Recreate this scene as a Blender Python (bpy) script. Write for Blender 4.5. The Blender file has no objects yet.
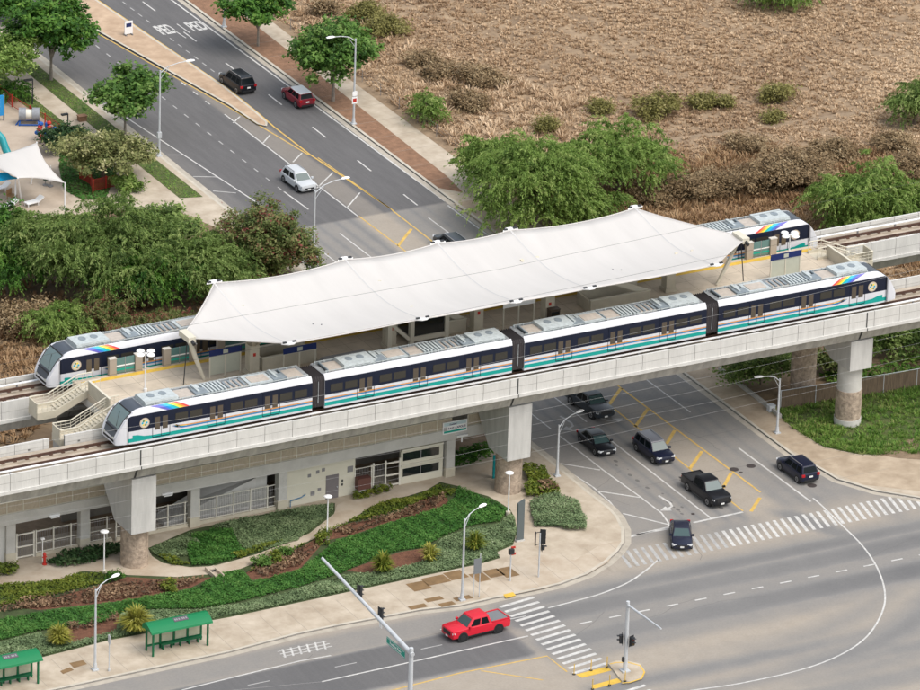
import bpy, bmesh, math, random
import numpy as np
from mathutils import Vector, Matrix
random.seed(7); RNG = np.random.default_rng(7)
SC = bpy.context.scene
COL = SC.collection
R = math.radians
# ------------------------------------------------------------------ camera
FPX, YAW, PIT, ROL = 6673.897, 0.50655, 0.40895, 0.03341
CAM = np.array([-259.5821, -457.42694, 242.49015])
_f = np.array([math.sin(YAW)*math.cos(PIT), math.cos(YAW)*math.cos(PIT), -math.sin(PIT)])
_r0 = np.array([math.cos(YAW), -math.sin(YAW), 0.0]); _u0 = np.cross(_r0, _f)
_r = math.cos(ROL)*_r0 + math.sin(ROL)*_u0
_u = -math.sin(ROL)*_r0 + math.cos(ROL)*_u0
def ray(px, py): return _f*FPX + _r*(px-460) - _u*(py-345)
def G(px, py, z=0.0):
    'survey of the site: where a sight line meets the level z'
    d = ray(px, py); t = (z-CAM[2])/d[2]; p = CAM+t*d
    return (float(p[0]), float(p[1]))
def PY(px, py, Y):
    d = ray(px, py); t = (Y-CAM[1])/d[1]; p = CAM+t*d
    return (float(p[0]), float(p[1]), float(p[2]))
def GL(pts, z=0.0): return [G(a, b, z) for a, b in pts]
cam = bpy.data.cameras.new('camera'); co = bpy.data.objects.new('camera', cam); COL.objects.link(co)
co.matrix_world = Matrix(((_r[0], _u[0], -_f[0], CAM[0]), (_r[1], _u[1], -_f[1], CAM[1]), (_r[2], _u[2], -_f[2], CAM[2]), (0, 0, 0, 1)))
cam.sensor_width = 36.0; cam.lens = FPX/920*36.0; cam.clip_start = 5; cam.clip_end = 3000
SC.camera = co
# ------------------------------------------------------------------ light
SUN_EL, SUN_AZ = 58.0, 152.0      # compass degrees clockwise from +Y
w = bpy.data.worlds.new('World'); SC.world = w; w.use_nodes = True
nt = w.node_tree; bg = nt.nodes['Background']
sky = nt.nodes.new('ShaderNodeTexSky'); sky.sky_type = 'NISHITA'; sky.sun_disc = False
sky.sun_elevation = R(SUN_EL); sky.sun_rotation = R(SUN_AZ); sky.air_density = 1.6; sky.dust_density = 3.5; sky.ozone_density = 0.6
hs = nt.nodes.new('ShaderNodeHueSaturation'); hs.inputs['Saturation'].default_value = 0.42; nt.links.new(sky.outputs[0], hs.inputs['Color']); nt.links.new(hs.outputs[0], bg.inputs[0]); bg.inputs[1].default_value = 0.15
sl = bpy.data.lights.new('sun', 'SUN'); so = bpy.data.objects.new('sun', sl); COL.objects.link(so)
sl.energy = 1.0; sl.angle = R(40); sl.color = (1.0, 0.95, 0.88)
sd = Vector((math.sin(R(SUN_AZ))*math.cos(R(SUN_EL)), math.cos(R(SUN_AZ))*math.cos(R(SUN_EL)), math.sin(R(SUN_EL))))
so.rotation_euler = sd.to_track_quat('Z', 'Y').to_euler(); so.location = (0, 0, 120)
SC.view_settings.view_transform = 'Standard'; SC.view_settings.look = 'None'; SC.view_settings.exposure = 0.60; SC.view_settings.gamma = 1.0
SC.view_settings.use_curve_mapping = False
SC.cycles.max_bounces = 6; SC.cycles.diffuse_bounces = 3; SC.cycles.glossy_bounces = 3; SC.cycles.transmission_bounces = 4; SC.cycles.transparent_max_bounces = 6
# ------------------------------------------------------------------ materials
MATS = {}
def mat(name, c, rough=0.7, var=0.0, scale=1.0, c2=None, metal=0.0, bump=0.0, bscale=8.0, coat=0.0, obj=False, spec=0.4, stretch=None, detail=6.0):
    if name in MATS: return MATS[name]
    m = bpy.data.materials.new(name); m.use_nodes = True; n = m.node_tree.nodes; L = m.node_tree.links
    b = n['Principled BSDF']; b.inputs['Roughness'].default_value = rough; b.inputs['Metallic'].default_value = metal
    b.inputs['Specular IOR Level'].default_value = spec
    if coat: b.inputs['Coat Weight'].default_value = coat; b.inputs['Coat Roughness'].default_value = 0.08
    b.inputs['Base Color'].default_value = (*c, 1)
    if var or c2 or bump:
        if obj:
            g = n.new('ShaderNodeTexCoord'); src = g.outputs['Object']
        else:
            g = n.new('ShaderNodeNewGeometry'); src = g.outputs['Position']
        if stretch:
            mp = n.new('ShaderNodeMapping'); mp.inputs['Scale'].default_value = stretch; L.new(src, mp.inputs[0]); src = mp.outputs[0]
    if var or c2:
        a = n.new('ShaderNodeTexNoise'); a.inputs['Scale'].default_value = scale; a.inputs['Detail'].default_value = detail; a.inputs['Roughness'].default_value = 0.65
        L.new(src, a.inputs['Vector'])
        cr = n.new('ShaderNodeValToRGB'); e = cr.color_ramp.elements
        lo = tuple(x*(1-var) for x in c); hi = c2 if c2 else tuple(min(1, x*(1+var)) for x in c)
        e[0].position = 0.3; e[0].color = (*lo, 1); e[1].position = 0.7; e[1].color = (*hi, 1)
        L.new(a.outputs['Fac'], cr.inputs[0])
        L.new(cr.outputs[0], b.inputs['Base Color'])
    if bump:
        a2 = n.new('ShaderNodeTexNoise'); a2.inputs['Scale'].default_value = bscale; a2.inputs['Detail'].default_value = 4
        L.new(src, a2.inputs['Vector']); bp = n.new('ShaderNodeBump'); bp.inputs['Strength'].default_value = bump; bp.inputs['Distance'].default_value = 0.1
        L.new(a2.outputs['Fac'], bp.inputs['Height']); L.new(bp.outputs[0], b.inputs['Normal'])
    MATS[name] = m; return m
def leafmat(name, ramp, trans=0.3, rough=0.6):
    'leaves: colour chosen per leaf by the face attribute tint'
    if name in MATS: return MATS[name]
    m = bpy.data.materials.new(name); m.use_nodes = True; n = m.node_tree.nodes; L = m.node_tree.links
    b = n['Principled BSDF']; b.inputs['Roughness'].default_value = rough; b.inputs['Specular IOR Level'].default_value = 0.25
    at = n.new('ShaderNodeAttribute'); at.attribute_name = 'tint'
    cr = n.new('ShaderNodeValToRGB'); e = cr.color_ramp.elements
    while len(e) < len(ramp): e.new(0.5)
    for i, c in enumerate(ramp): e[i].position = i/(len(ramp)-1); e[i].color = (*c, 1)
    L.new(at.outputs['Fac'], cr.inputs[0]); L.new(cr.outputs[0], b.inputs['Base Color'])
    tr = n.new('ShaderNodeBsdfTranslucent'); L.new(cr.outputs[0], tr.inputs[0])
    mx = n.new('ShaderNodeMixShader'); mx.inputs[0].default_value = trans
    L.new(b.outputs[0], mx.inputs[1]); L.new(tr.outputs[0], mx.inputs[2]); L.new(mx.outputs[0], n['Material Output'].inputs[0])
    MATS[name] = m; return m
M = {}
M['concrete'] = mat('pale_concrete', (0.50, 0.485, 0.455), 0.85, 0.13, 0.5, bump=0.25, bscale=3)
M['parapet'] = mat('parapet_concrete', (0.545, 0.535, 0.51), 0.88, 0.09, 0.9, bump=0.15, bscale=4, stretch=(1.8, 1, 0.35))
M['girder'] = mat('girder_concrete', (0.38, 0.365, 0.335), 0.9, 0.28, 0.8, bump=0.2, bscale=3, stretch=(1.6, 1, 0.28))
M['cap'] = mat('pier_concrete', (0.50, 0.49, 0.47), 0.88, 0.14, 0.9, stretch=(1.8, 1.8, 0.3))
M['joint'] = mat('joint_dark', (0.05, 0.05, 0.05), 0.9)
M['deck'] = mat('track_deck', (0.40, 0.345, 0.28), 0.9, 0.22, 0.7, bump=0.2)
M['rust'] = mat('rusty_rail', (0.09, 0.045, 0.03), 0.6, 0.3, 2.0)
M['cream'] = mat('cream_render', (0.60, 0.57, 0.47), 0.8, 0.05, 0.6)
M['beige'] = mat('beige_concrete', (0.50, 0.455, 0.36), 0.85, 0.12, 0.8)
M['plat'] = mat('platform_paving', (0.50, 0.425, 0.33), 0.8, 0.16, 0.55, bump=0.05)
M['yellow'] = mat('yellow_paint', (0.62, 0.40, 0.06), 0.7, 0.15, 2.0)
M['white'] = mat('white_paint', (0.80, 0.80, 0.80), 0.5)
M['offwhite'] = mat('off_white_metal', (0.66, 0.63, 0.55), 0.6)
M['galv'] = mat('galvanised_steel', (0.52, 0.54, 0.56), 0.5, 0.08, 2, metal=0.15)
M['grey'] = mat('grey_metal', (0.22, 0.215, 0.22), 0.55)
M['dark'] = mat('dark_metal', (0.025, 0.027, 0.03), 0.5)
M['black'] = mat('black_rubber', (0.012, 0.012, 0.013), 0.7)
M['tanmesh'] = mat('tan_mesh_panel', (0.41, 0.35, 0.27), 0.8, 0.14, 2.5, stretch=(2, 1, 1))
M['glass'] = mat('dark_glass', (0.012, 0.016, 0.018), 0.08, spec=0.8)
M['tglass'] = mat('teal_glass', (0.10, 0.20, 0.19), 0.12, spec=0.7)
M['frost'] = mat('pale_glass_screen', (0.44, 0.455, 0.38), 0.3, 0.06, 1)
M['blue'] = mat('navy_sign', (0.012, 0.025, 0.115), 0.45)
M['teal'] = mat('teal_paint', (0.0, 0.34, 0.27), 0.45)
M['tealsign'] = mat('teal_post_paint', (0.0, 0.27, 0.29), 0.5)
M['red'] = mat('red_paint', (0.45, 0.03, 0.02), 0.5)
M['canvas'] = mat('white_membrane', (0.63, 0.61, 0.59), 0.8, 0.045, 0.5, stretch=(1.6, .22, .3))
_n = M['canvas'].node_tree.nodes; _l = M['canvas'].node_tree.links
_t = _n.new('ShaderNodeBsdfTranslucent'); _t.inputs[0].default_value = (.75, .70, .62, 1); _x = _n.new('ShaderNodeMixShader'); _x.inputs[0].default_value = .20
_l.new(_n['Principled BSDF'].outputs[0], _x.inputs[1]); _l.new(_t.outputs[0], _x.inputs[2]); _l.new(_x.outputs[0], _n['Material Output'].inputs[0])
M['stone'] = mat('stone_cladding', (0.36, 0.285, 0.22), 0.9, 0.42, 2.6, bump=0.8, bscale=4)
M['seam'] = mat('membrane_seam', (0.52, 0.51, 0.50), 0.7)

# ------------------------------------------------------------------ mesh helper
class MB:
    def __init__(s): s.v = []; s.f = []; s.m = []
    def add(s, vs, fs, m=0):
        o = len(s.v); s.v += [tuple(map(float, p)) for p in vs]
        for i, f in enumerate(fs): s.f.append([a+o for a in f]); s.m.append(m if isinstance(m, int) else m[i])
        return s
    def box(s, x0, x1, y0, y1, z0, z1, m=0):
        return s.add([(x0,y0,z0),(x1,y0,z0),(x1,y1,z0),(x0,y1,z0),(x0,y0,z1),(x1,y0,z1),(x1,y1,z1),(x0,y1,z1)],
                     [(3,2,1,0),(4,5,6,7),(0,1,5,4),(1,2,6,5),(2,3,7,6),(3,0,4,7)], m)
    def obox(s, c, ex, ey, ez, m=0):
        'box from centre and three half-extent vectors'
        c, ex, ey, ez = map(Vector, (c, ex, ey, ez)); vs = []
        for k in (-1, 1):
            for a, b in ((-1,-1),(1,-1),(1,1),(-1,1)): vs.append(c+ex*a+ey*b+ez*k)
        return s.add(vs, [(3,2,1,0),(4,5,6,7),(0,1,5,4),(1,2,6,5),(2,3,7,6),(3,0,4,7)], m)
    def bar(s, p, q, w=0.05, h=None, m=0):
        p, q = Vector(p), Vector(q); d = (q-p)
        up = Vector((0,0,1)) if abs(d.normalized().z) < 0.95 else Vector((1,0,0))
        sx = d.cross(up).normalized(); sz = sx.cross(d).normalized(); h = h or w
        return s.obox((p+q)/2, d/2, sx*w/2, sz*h/2, m)
    def cyl(s, p, q, r0, r1=None, n=10, m=0, caps=True):
        r1 = r0 if r1 is None else r1; p, q = Vector(p), Vector(q); d = (q-p).normalized()
        a = d.orthogonal().normalized(); b = d.cross(a); vs = []
        for c, r in ((p, r0), (q, r1)):
            for i in range(n):
                t = 2*math.pi*i/n; vs.append(c+a*math.cos(t)*r+b*math.sin(t)*r)
        fs = [(i, (i+1)%n, n+(i+1)%n, n+i) for i in range(n)]
        if caps: fs += [tuple(range(n-1,-1,-1)), tuple(range(n, 2*n))]
        return s.add(vs, fs, m)
    def tube(s, pts, r, n=8, m=0):
        pts = [Vector(p) for p in pts]; rr = r if isinstance(r, (list, tuple)) else [r]*len(pts); rings = []
        for i, p in enumerate(pts):
            d = (pts[min(i+1, len(pts)-1)]-pts[max(i-1, 0)]).normalized()
            up = Vector((0,0,1)) if abs(d.z) < 0.9 else Vector((0,1,0))
            a = d.cross(up).normalized(); b = a.cross(d)
            rings.append([p+a*math.cos(2*math.pi*k/n)*rr[i]+b*math.sin(2*math.pi*k/n)*rr[i] for k in range(n)])
        return s.loft(rings, True, True, m)
    def lathe(s, prof, c=(0,0,0), n=14, m=0):
        rings = [[(c[0]+r*math.cos(2*math.pi*k/n), c[1]+r*math.sin(2*math.pi*k/n), c[2]+z) for k in range(n)] for r, z in prof]
        return s.loft(rings, True, True, m)
    def loft(s, rings, closed=True, caps=True, m=0):
        n = len(rings[0]); vs = [p for r in rings for p in r]; fs = []; ms = []
        for i in range(len(rings)-1):
            for k in range(n if closed else n-1):
                fs.append((i*n+k, i*n+(k+1)%n, (i+1)*n+(k+1)%n, (i+1)*n+k)); ms.append(m[k] if isinstance(m, (list, tuple)) else m)
        if caps:
            mm = m[0] if isinstance(m, (list, tuple)) else m
            fs += [tuple(range(n-1,-1,-1)), tuple(range((len(rings)-1)*n, len(rings)*n))]; ms += [mm, mm]
        return s.add(vs, fs, ms)
    def prism(s, poly, z0, z1, m=0, mside=None):
        n = len(poly)
        ar = sum(poly[i][0]*poly[(i+1)%n][1]-poly[(i+1)%n][0]*poly[i][1] for i in range(n))
        if ar < 0: poly = poly[::-1]
        vs = [(*p, z0) for p in poly]+[(*p, z1) for p in poly]; ms = m if mside is None else mside
        s.add(vs, [(i, (i+1)%n, n+(i+1)%n, n+i) for i in range(n)]+[tuple(range(n-1,-1,-1))], ms)
        return s.add(vs[n:], [tuple(range(n))], m)
    def sheet(s, poly, z, m=0):
        n = len(poly)
        ar = sum(poly[i][0]*poly[(i+1)%n][1]-poly[(i+1)%n][0]*poly[i][1] for i in range(n))
        if ar < 0: poly = poly[::-1]
        return s.add([(*p, z) for p in poly], [tuple(range(n))], m)
    def strip(s, pts, w, z, m=0, side=0):
        'flat ribbon along a polyline on the ground'
        P = [Vector((p[0], p[1], 0)) for p in pts]; a = []; b = []
        for i, p in enumerate(P):
            d = (P[min(i+1, len(P)-1)]-P[max(i-1, 0)]).normalized(); nrm = Vector((-d.y, d.x, 0))
            a.append(p+nrm*w*(0.5+side)); b.append(p-nrm*w*(0.5-side))
        vs = [(p.x, p.y, z) for p in a+b]; n = len(P)
        return s.add(vs, [(n+i, n+i+1, i+1, i) for i in range(n-1)], m)
    def wallstrip(s, pts, w, z0, z1, m=0):
        P = [Vector((p[0], p[1], 0)) for p in pts]; rings = []
        for i, p in enumerate(P):
            d = (P[min(i+1, len(P)-1)]-P[max(i-1, 0)]).normalized(); n = Vector((-d.y, d.x, 0))*w/2
            rings.append([(p.x-n.x, p.y-n.y, z0), (p.x+n.x, p.y+n.y, z0), (p.x+n.x, p.y+n.y, z1), (p.x-n.x, p.y-n.y, z1)])
        return s.loft(rings, True, True, m)
    def build(s, name, mats, parent=None, smooth=None, loc=None, kind=None):
        me = bpy.data.meshes.new(name); me.from_pydata(s.v, [], s.f)
        for mm in (mats if isinstance(mats, (list, tuple)) else [mats]): me.materials.append(mm)
        me.polygons.foreach_set('material_index', s.m)
        bm = bmesh.new(); bm.from_mesh(me); bmesh.ops.remove_doubles(bm, verts=bm.verts, dist=1e-5); bmesh.ops.recalc_face_normals(bm, faces=bm.faces) if smooth is not None else None
        bm.to_mesh(me); bm.free()
        if smooth:
            me.polygons.foreach_set('use_smooth', [True]*len(me.polygons)); me.set_sharp_from_angle(angle=R(smooth))
        me.update()
        return link(name, me, parent, loc, kind)
def link(name, me, parent=None, loc=None, kind=None):
    o = bpy.data.objects.new(name, me); COL.objects.link(o)
    if parent: o.parent = parent
    if loc is not None: o.location = loc
    if kind: o['kind'] = kind
    return o
def quads(name, V, tint, mats, parent=None, loc=None, kind=None, mi=None):
    'many loose quads (leaves, blades) as one mesh; V is N x 4 x 3'
    N = len(V); me = bpy.data.meshes.new(name)
    me.vertices.add(4*N); me.vertices.foreach_set('co', np.ascontiguousarray(V, dtype=np.float32).ravel())
    me.loops.add(4*N); me.loops.foreach_set('vertex_index', np.arange(4*N, dtype=np.int32))
    me.polygons.add(N); me.polygons.foreach_set('loop_start', np.arange(0, 4*N, 4, dtype=np.int32))
    for mm in (mats if isinstance(mats, (list, tuple)) else [mats]): me.materials.append(mm)
    if mi is not None: me.polygons.foreach_set('material_index', mi)
    at = me.attributes.new('tint', 'FLOAT', 'FACE'); at.data.foreach_set('value', np.asarray(tint, dtype=np.float32))
    me.update(calc_edges=True); me.validate()
    return link(name, me, parent, loc, kind)
def thing(name, label, cat, loc=(0,0,0), rz=0.0, group=None):
    o = bpy.data.objects.new(name, None); COL.objects.link(o); o.location = loc; o.rotation_euler = (0, 0, rz); o.empty_display_size = 0.3
    o['label'] = label; o['category'] = cat
    if group: o['group'] = group
    return o
def tag(o, label, cat, group=None):
    o['label'] = label; o['category'] = cat
    if group: o['group'] = group
    return o
def dup(root, loc=None, rz=None, label=None):
    r = root.copy(); COL.objects.link(r)
    if loc is not None: r.location = loc
    if rz is not None: r.rotation_euler = (0, 0, rz)
    if label: r['label'] = label
    def rec(a, b):
        for ch in list(a.children):
            c = ch.copy(); COL.objects.link(c); c.parent = b; rec(ch, c)
    rec(root, r); return r
def text(name, s, size, m, parent=None, mw=None, ext=0.004, kind=None, fat=0.018):
    cu = bpy.data.curves.new(name, 'FONT'); cu.body = s; cu.size = size; cu.extrude = ext; cu.align_x = 'CENTER'; cu.align_y = 'CENTER'; cu.offset = fat*size
    t = bpy.data.objects.new('tmp', cu); COL.objects.link(t)
    dg = bpy.context.evaluated_depsgraph_get(); me = bpy.data.meshes.new_from_object(t.evaluated_get(dg)); bpy.data.objects.remove(t)
    me.materials.clear(); me.materials.append(m); me.name = name
    o = link(name, me, parent, None, kind)
    if mw is not None: o.matrix_local = mw
    return o
# ================================================================== SETTING: ground, roads, kerbs, paths
def ss(a, b, x): t = np.clip((x-a)/(b-a), 0, 1); return t*t*(3-2*t)
def band(x, a, b, s=0.4): return ss(a-s, a+s, x)*(1-ss(b-s, b+s, x))
def road_material():
    m = bpy.data.materials.new('road_surface'); m.use_nodes = True; n = m.node_tree.nodes; L = m.node_tree.links
    b = n['Principled BSDF']; b.inputs['Roughness'].default_value = 0.85; b.inputs['Specular IOR Level'].default_value = 0.25
    g = n.new('ShaderNodeNewGeometry')
    def noise(sc, st=(1,1,1), det=6):
        mp = n.new('ShaderNodeMapping'); mp.inputs['Scale'].default_value = st; L.new(g.outputs['Position'], mp.inputs[0])
        t = n.new('ShaderNodeTexNoise'); t.inputs['Scale'].default_value = sc; t.inputs['Detail'].default_value = det; t.inputs['Roughness'].default_value = 0.65; L.new(mp.outputs[0], t.inputs['Vector']); return t.outputs['Fac']
    def math_(op, a, bb, clamp=False):
        q = n.new('ShaderNodeMath'); q.operation = op; q.use_clamp = clamp
        for i, v in enumerate((a, bb)):
            if isinstance(v, (int, float)): q.inputs[i].default_value = v
            else: L.new(v, q.inputs[i])
        return q.outputs[0]
    def mix(fac, a, c):
        q = n.new('ShaderNodeMix'); q.data_type = 'RGBA'; L.new(fac, q.inputs['Factor'])
        for k, v in (('A', a), ('B', c)):
            s = [i for i in q.inputs if i.name == k and i.type == 'RGBA'][0]
            if isinstance(v, tuple): s.default_value = (*v, 1)
            else: L.new(v, s)
        return [o for o in q.outputs if o.type == 'RGBA'][0]
    aw = n.new('ShaderNodeAttribute'); aw.attribute_name = 'wear'; aa = n.new('ShaderNodeAttribute'); aa.attribute_name = 'asph'
    nz = noise(0.35, (1, 1, 1)); nf = noise(5.0)
    wv = math_('ADD', aw.outputs['Fac'], math_('MULTIPLY', math_('SUBTRACT', nz, 0.5), 0.30), True)
    tan = mix(noise(0.8), (0.29, 0.25, 0.205), (0.37, 0.33, 0.28))
    wlo = n.new('ShaderNodeMapRange'); wlo.inputs['From Max'].default_value = .55; L.new(wv, wlo.inputs[0]); whi = n.new('ShaderNodeMapRange'); whi.inputs['From Min'].default_value = .5; L.new(wv, whi.inputs[0])
    c = mix(whi.outputs[0], mix(wlo.outputs[0], tan, (0.21, 0.204, 0.197)), (0.122, 0.122, 0.125))
    c2 = mix(noise(0.6, (3.0, 0.25, 1)), (0.082, 0.080, 0.082), (0.155, 0.150, 0.150))
    av = math_('ADD', aa.outputs['Fac'], math_('MULTIPLY', math_('SUBTRACT', nz, 0.5), 0.2), True)
    c = mix(av, c, c2)
    sp = mix(nf, (0.80, 0.80, 0.80), (1.15, 1.15, 1.15))
    q = n.new('ShaderNodeMix'); q.data_type = 'RGBA'; q.blend_type = 'MULTIPLY'; q.inputs['Factor'].default_value = 1.0
    ins = [i for i in q.inputs if i.type == 'RGBA']; L.new(c, ins[0]); L.new(sp, ins[1])
    L.new([o for o in q.outputs if o.type == 'RGBA'][0], b.inputs['Base Color'])
    bp = n.new('ShaderNodeBump'); bp.inputs['Strength'].default_value = 0.3; bp.inputs['Distance'].default_value = 0.02; L.new(nf, bp.inputs['Height']); L.new(bp.outputs[0], b.inputs['Normal'])
    return m
def arc_d(x, y, cx, cy, r): return np.abs(np.hypot(x-cx, y-cy)-r)
def road_grid(name, x0, x1, y0, y1, st, z, fn, m):
    xs = np.arange(x0, x1+st/2, st); ys = np.arange(y0, y1+st/2, st); X, Y = np.meshgrid(xs, ys); nx, ny = len(xs), len(ys)
    wv, av = fn(X, Y)
    me = bpy.data.meshes.new(name); co_ = np.stack([X, Y, np.full_like(X, z)], -1).reshape(-1, 3)
    i, j = np.meshgrid(np.arange(nx-1), np.arange(ny-1)); a = (j*nx+i).ravel()
    F = np.stack([a, a+1, a+nx+1, a+nx], -1)
    me.vertices.add(len(co_)); me.vertices.foreach_set('co', co_.astype(np.float32).ravel())
    me.loops.add(F.size); me.loops.foreach_set('vertex_index', F.astype(np.int32).ravel())
    me.polygons.add(len(F)); me.polygons.foreach_set('loop_start', np.arange(0, F.size, 4, dtype=np.int32))
    for nm, v in (('wear', wv), ('asph', av)):
        at = me.attributes.new(nm, 'FLOAT', 'POINT'); at.data.foreach_set('value', np.clip(v, 0, 1).astype(np.float32).ravel())
    me.materials.append(m); me.update(calc_edges=True)
    return link(name, me, kind='structure')
def wear_fn(X, Y):
    w = np.zeros_like(X); a = np.zeros_like(X)
    # wear of the parkway lanes (they run along Y)
    lanes = np.zeros_like(X)
    for c, k in ((8.7, .4), (12.2, .58), (15.7, .62), (22.1, .54), (25.4, .54)):
        lanes = np.maximum(lanes, k*(0.62*band(X, c-1.5, c+1.5, .25)+0.38*np.maximum(band(X, c-1.05, c-.55, .2), band(X, c+.55, c+1.05, .2))))
    inpark = ss(-15, -10, Y)
    w = np.maximum(w, lanes*inpark)
    w = np.maximum(w, 0.42*inpark*(1-band(X, 17.2, 20.5, .1)))
    # bare asphalt north of the concrete
    up = ss(62.55, 62.65, Y)
    a = np.maximum(a, up)
    a = a - 0.42*up*band(X, 17.7, 20.4, .1)*(1-ss(120, 121, Y))
    a = a - 0.25*up*band(X, 7, 9.0, .2)
    # cross road: asphalt west of the crossing
    west = 1-ss(-13.5, -12.0, X)
    a = np.maximum(a, west*(0.62*band(Y, -27.4, -20.9, .1)))
    w = np.maximum(w, west*band(Y, -27.5, -20.8, .15)*0.9)
    w = np.maximum(w, west*band(Y, -46, -35, .3)*0.8); w = np.maximum(w, west*band(Y, -20.6, -17, .3)*0.42)
    # junction: dark tyre bands straight through
    east = ss(-13.5, -11, X)
    for c, hw, k in ((-18.8, 1.2, .75), (-21.3, 1.6, .95), (-26.3, 1.7, .9), (-29.0, .8, .5), (-35.5, 1.2, .6), (-39.0, 1.3, .6), (-43.5, 1.5, .5)):
        w = np.maximum(w, east*k*band(Y + 0.010*X, c-hw, c+hw, 1.1)*(.85+.15*np.sin(X*.09+c)))
    w = np.maximum(w, east*0.45*band(Y, -29.5, -17, 1.5))
    # turning sweeps
    gx, gy = G(700, 650)
    for cx, cy, r, hw, k in ((5.5, -9.5, 24.5, 2.2, .40), (5.5, -9.5, 29, 3.2, .62), (8, -4, 37, 3.0, .45)):
        w = np.maximum(w, east*k*np.clip(1-arc_d(X, Y, cx, cy, r)/hw, 0, 1)**.7*ss(-40, -12, -Y)*ss(-5, 10, X))
    w = np.maximum(w, 0.55*np.clip(1-np.hypot((X-14)/6, (Y+12.5)/3), 0, 1))
    w = np.maximum(w, 0.6*band(X+0.35*(Y+10), 18.5, 21, .8)*band(Y, -19, -11, 1.5))
    return w, a
RM = road_material()
road_grid('road', -75, 105, -75, 135, 0.5, 0.0, wear_fn, RM)
# the terrain sheet to the horizon lies just under the road and the blocks
M['earth'] = mat('dry_earth', (0.20, 0.145, 0.095), 0.95, 0.25, 0.15, c2=(0.30, 0.225, 0.15), bump=0.6, bscale=1.5)
t = MB(); t.sheet([(-1500,-1500),(1500,-1500),(1500,1500),(-1500,1500)], -0.06); t.build('ground', M['earth'], kind='structure')
# ---- blocks between the roads, each with a kerb step
M['walk'] = mat('pavement_concrete', (0.40, 0.325, 0.24), 0.85, 0.17, 0.45, c2=(0.52, 0.45, 0.36), bump=0.1, bscale=6)
M['walk2'] = mat('stained_pavement', (0.36, 0.275, 0.19), 0.85, 0.2, 0.5, c2=(0.47, 0.38, 0.28))
M['kerb'] = mat('kerb_concrete', (0.47, 0.43, 0.36), 0.85, 0.15, 0.8)
M['kerbgrey'] = mat('kerb_face', (0.25, 0.235, 0.215), 0.9, 0.2, 1.0)
LK = lambda y: 6.55+0.0127*(y-60)+0.25
cornerW = GL([(555,465),(590,494),(610,509),(618,518),(624,530),(624,543),(618,552),(606,563),(587,575),(560,585),(530,592),(503,597)], 0)
kerbW = [(7.9,140),(7.35,105),(6.9,75),(6.9,40),(6.95,18)]+cornerW+GL([(460,606.7),(420,611),(373,620),(335,627),(297,635),(230,652.7),(150,670),(58,690)], 0)+[(-75,-17.0)]
kerbE = [(120,-16.5),(42,-16.2),(35.5,-15.6)]+GL([(920,499),(877,492),(837,480),(817,468),(800,460),(790,454)], 0)+[(27.3,17),(27.45,40),(27.6,64.5),(28.0,100),(28.3,140)]
bk = MB(); bk.prism(kerbW+[(-75,140)], -0.05, 0.12, 0, 1); bk.prism(kerbE+[(120,140)], -0.05, 0.12, 0, 1)
bk.build('pavement', [M['walk'], M['kerbgrey']], kind='structure')
kb = MB()
for kk, sgn in ((kerbW, 1), (kerbE, 1)):
    kb.strip(kk, 0.26, 0.125, 0, side=-0.45)
    kb.strip(kk, 0.55, 0.006, 1, side=0.62)
kb.build('kerb', [M['kerb'], mat('gutter_concrete', (0.40, 0.36, 0.30), 0.9, 0.18, 1)], kind='structure')
# central reservation with its rounded tip
med = [(19.0,140),(19.6,126),(20.75,98),(20.55,91),(20.35,88.2),(19.95,87.4),(19.6,88.0),(19.35,93.8),(17.9,105),(16.0,120),(14.6,140)]
md = MB(); md.prism(med, -0.05, 0.14, 0, 1); md.build('median', [mat('median_paving', (0.42, 0.29, 0.19), 0.9, 0.2, 0.5, c2=(0.52, 0.385, 0.27)), M['kerb']], kind='structure')
mk = MB(); mk.strip(med, 0.25, 0.145, 0, side=0.45); mk.build('median_kerb', M['kerb'], kind='structure')
# ---- markings
mw = mat('road_paint_white', (0.50, 0.49, 0.47), 0.75, 0.28, 2.2); my = mat('road_paint_yellow', (0.55, 0.36, 0.09), 0.7, 0.2, 1.5)
mf = mat('worn_road_paint', (0.36, 0.355, 0.345), 0.75, 0.25, 1.2)
ZM = 0.005
mk = MB()
def smooth_line(P_):
    if len(P_) < 4: return P_
    A = [np.array(p) for p in P_]; A = [2*A[0]-A[1]]+A+[2*A[-1]-A[-2]]; out = []
    for i in range(1, len(A)-2):
        for k in range(6):
            t = k/6; a, b, c, d = A[i-1:i+3]
            out.append(tuple(.5*((2*b)+(c-a)*t+(2*a-5*b+4*c-d)*t*t+(3*b-a-3*c+d)*t**3)))
    return out+[tuple(A[-2])]
def pl(pts, wd, m=0, sm=False): mk.strip(smooth_line(GL(pts)) if sm else GL(pts), wd, ZM, m)
def yl(x0, y0, x1, y1, wd, m=0): mk.strip([(x0, y0), (x1, y1)], wd, ZM, m)
pl([(60,75),(130,120),(230,185),(262,206)], .14)                                      # bicycle lane line
for a, b in (((168,155),(182,155)),((193,176.5),(217,177)),((213,191),(236,193))): pl([a, b], .12)
for k in range(26):                                                                    # dotted lane line, west side
    y = 130-2.6*k
    if y > 72.5: yl(13.95+.008*(y-75), y, 13.95+.008*(y-75), y-.9, .13, 2)
yl(13.95, 71.5, 14.05, 66.5, .15)
yl(17.75, 92, 17.6, 63, .14)
for k in range(10): yl(17.6+.03*k, 96+2.8*k, 17.62+.03*k, 95+2.8*k, .14)
for a, b in (((233,123),(240,116.5)),((263,143),(270,135)),((293,162),(302,153)),((317,188),(333,172.5)),((346.7,208),(360,192.6))): pl([a, b], .14)
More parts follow.
